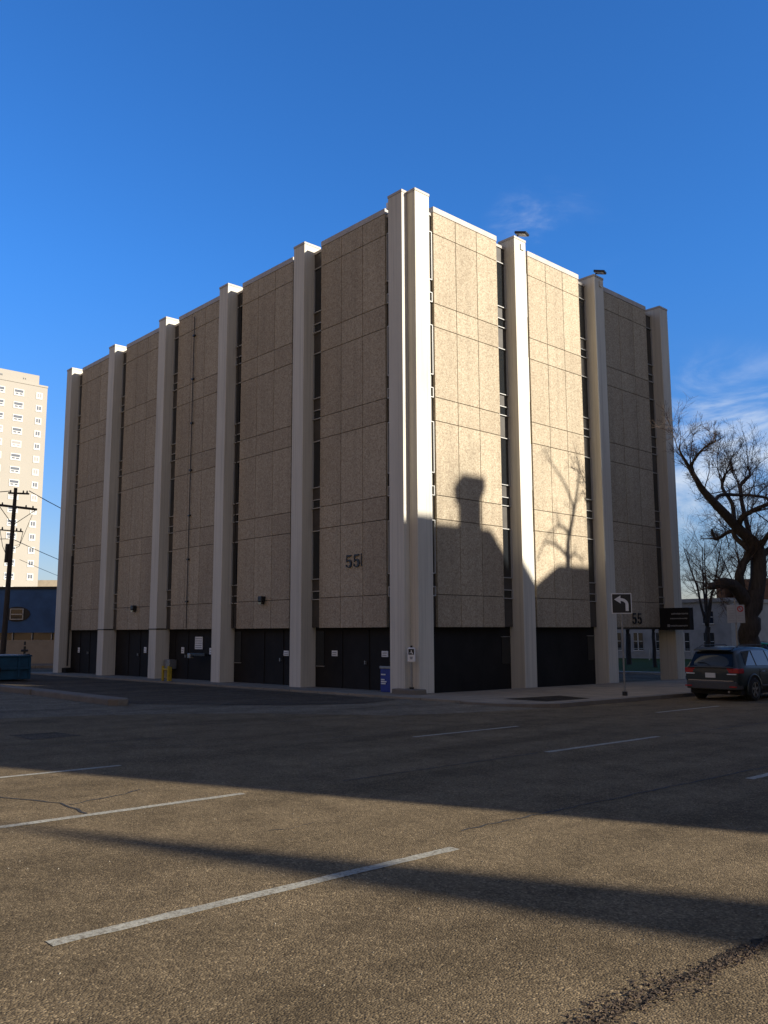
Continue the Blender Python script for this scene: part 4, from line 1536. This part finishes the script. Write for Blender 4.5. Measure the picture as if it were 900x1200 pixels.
mp = W('ShaderNodeMapping')
mp.inputs['Scale'].default_value = (2.2, 2.2, 6.0)
mp.inputs['Rotation'].default_value = (0.25, 0.35, 0.2)
nt.links.new(DIR, mp.inputs['Vector'])
nz = W('ShaderNodeTexNoise')
nz.inputs['Scale'].default_value = 2.6
nz.inputs['Detail'].default_value = 9
nz.inputs['Roughness'].default_value = 0.58
nz.inputs['Distortion'].default_value = 0.6
nt.links.new(mp.outputs[0], nz.inputs['Vector'])
cl = W('ShaderNodeMapRange', interpolation_type='SMOOTHSTEP')
cl.inputs['From Min'].default_value = 0.40
cl.inputs['From Max'].default_value = 0.72
nt.links.new(nz.outputs['Fac'], cl.inputs['Value'])
areas = wm('ADD', wm('MULTIPLY', wm('MULTIPLY', blob((-0.53, 0.74, 0.415), 0, 5), wm('MULTIPLY', cl.outputs[0], cl.outputs[0])), 0.24), wm('MULTIPLY', blob((-0.44, 0.89, 0.13), 1, 11), 0.95))
areas = wm('ADD', areas, 0.0)
cloud = wm('MINIMUM', wm('MULTIPLY', cl.outputs[0], areas), 0.7)
mx = W('ShaderNodeMix', data_type='RGBA')
nt.links.new(cloud, mx.inputs[0])
# fill glow added round the sun to brighten the shaded right facade
sun_side_fill = wm('MULTIPLY', blob((math.cos(R(30)), math.sin(R(30)), 0.55), 10, 66), 0.40)
# unseen warm fill added to the sky, low in the south-east, behind the photographer
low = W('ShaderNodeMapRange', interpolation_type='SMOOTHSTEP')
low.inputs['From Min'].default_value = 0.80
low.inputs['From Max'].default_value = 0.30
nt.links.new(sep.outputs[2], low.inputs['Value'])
warm_fill = wm('MAXIMUM', sun_side_fill, wm('MULTIPLY', wm('MULTIPLY', blob((math.cos(R(-62)), math.sin(R(-62)), 0.12), 50, 92), low.outputs[0]), wm('ADD', wm('MULTIPLY', cl.outputs[0], 0.3), 0.7)))
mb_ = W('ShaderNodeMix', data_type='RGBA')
nt.links.new(warm_fill, mb_.inputs[0])
zen = W('ShaderNodeMapRange', interpolation_type='SMOOTHSTEP')  # zenith above the frame dimmed to cut the blue fill light
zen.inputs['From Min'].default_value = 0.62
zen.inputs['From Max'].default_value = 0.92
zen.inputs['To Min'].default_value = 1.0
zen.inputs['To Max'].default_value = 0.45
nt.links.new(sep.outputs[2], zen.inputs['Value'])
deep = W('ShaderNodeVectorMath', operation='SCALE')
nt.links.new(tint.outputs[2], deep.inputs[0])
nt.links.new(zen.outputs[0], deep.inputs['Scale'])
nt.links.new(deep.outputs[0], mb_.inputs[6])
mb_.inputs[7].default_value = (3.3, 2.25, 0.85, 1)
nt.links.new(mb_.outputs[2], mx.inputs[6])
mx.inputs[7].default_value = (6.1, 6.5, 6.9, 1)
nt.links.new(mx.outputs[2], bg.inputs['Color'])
bg.inputs['Strength'].default_value = 0.08

sl = bpy.data.lights.new('sun', 'SUN')
sl.energy = 5.0
sl.angle = R(0.5)
sl.color = (1.0, 0.94, 0.84)
so = bpy.data.objects.new('sun', sl)
COL.objects.link(so)
sd = Vector((math.cos(AZ) * math.cos(EL), math.sin(AZ) * math.cos(EL), math.sin(EL)))
so.rotation_euler = sd.to_track_quat('Z', 'Y').to_euler()
so.location = sd * 100

cd = bpy.data.cameras.new('camera')
co = bpy.data.objects.new('camera', cd)
COL.objects.link(co)
yaw, pit, roll = R(137.23583865), R(7.89737765), R(-0.22041406)
F = Vector((math.cos(pit) * math.cos(yaw), math.cos(pit) * math.sin(yaw), math.sin(pit)))
Rr = Vector((math.sin(yaw), -math.cos(yaw), 0))
U = Rr.cross(F)
R2 = Rr * math.cos(roll) + U * math.sin(roll)
U2 = U * math.cos(roll) - Rr * math.sin(roll)
mtx = Matrix((R2, U2, -F)).transposed().to_4x4()
mtx.translation = Vector((18.8742, -18.6337, 1.92))
co.matrix_world = mtx
cd.sensor_fit = 'VERTICAL'
cd.sensor_height = 36
cd.lens = 1011.394 / 1200 * 36
cd.clip_end = 5000
cd.clip_start = 0.05
scene.camera = co
scene.view_settings.view_transform = 'Standard'
scene.view_settings.look = 'None'
scene.view_settings.exposure = 0.85
scene.view_settings.gamma = 1.0
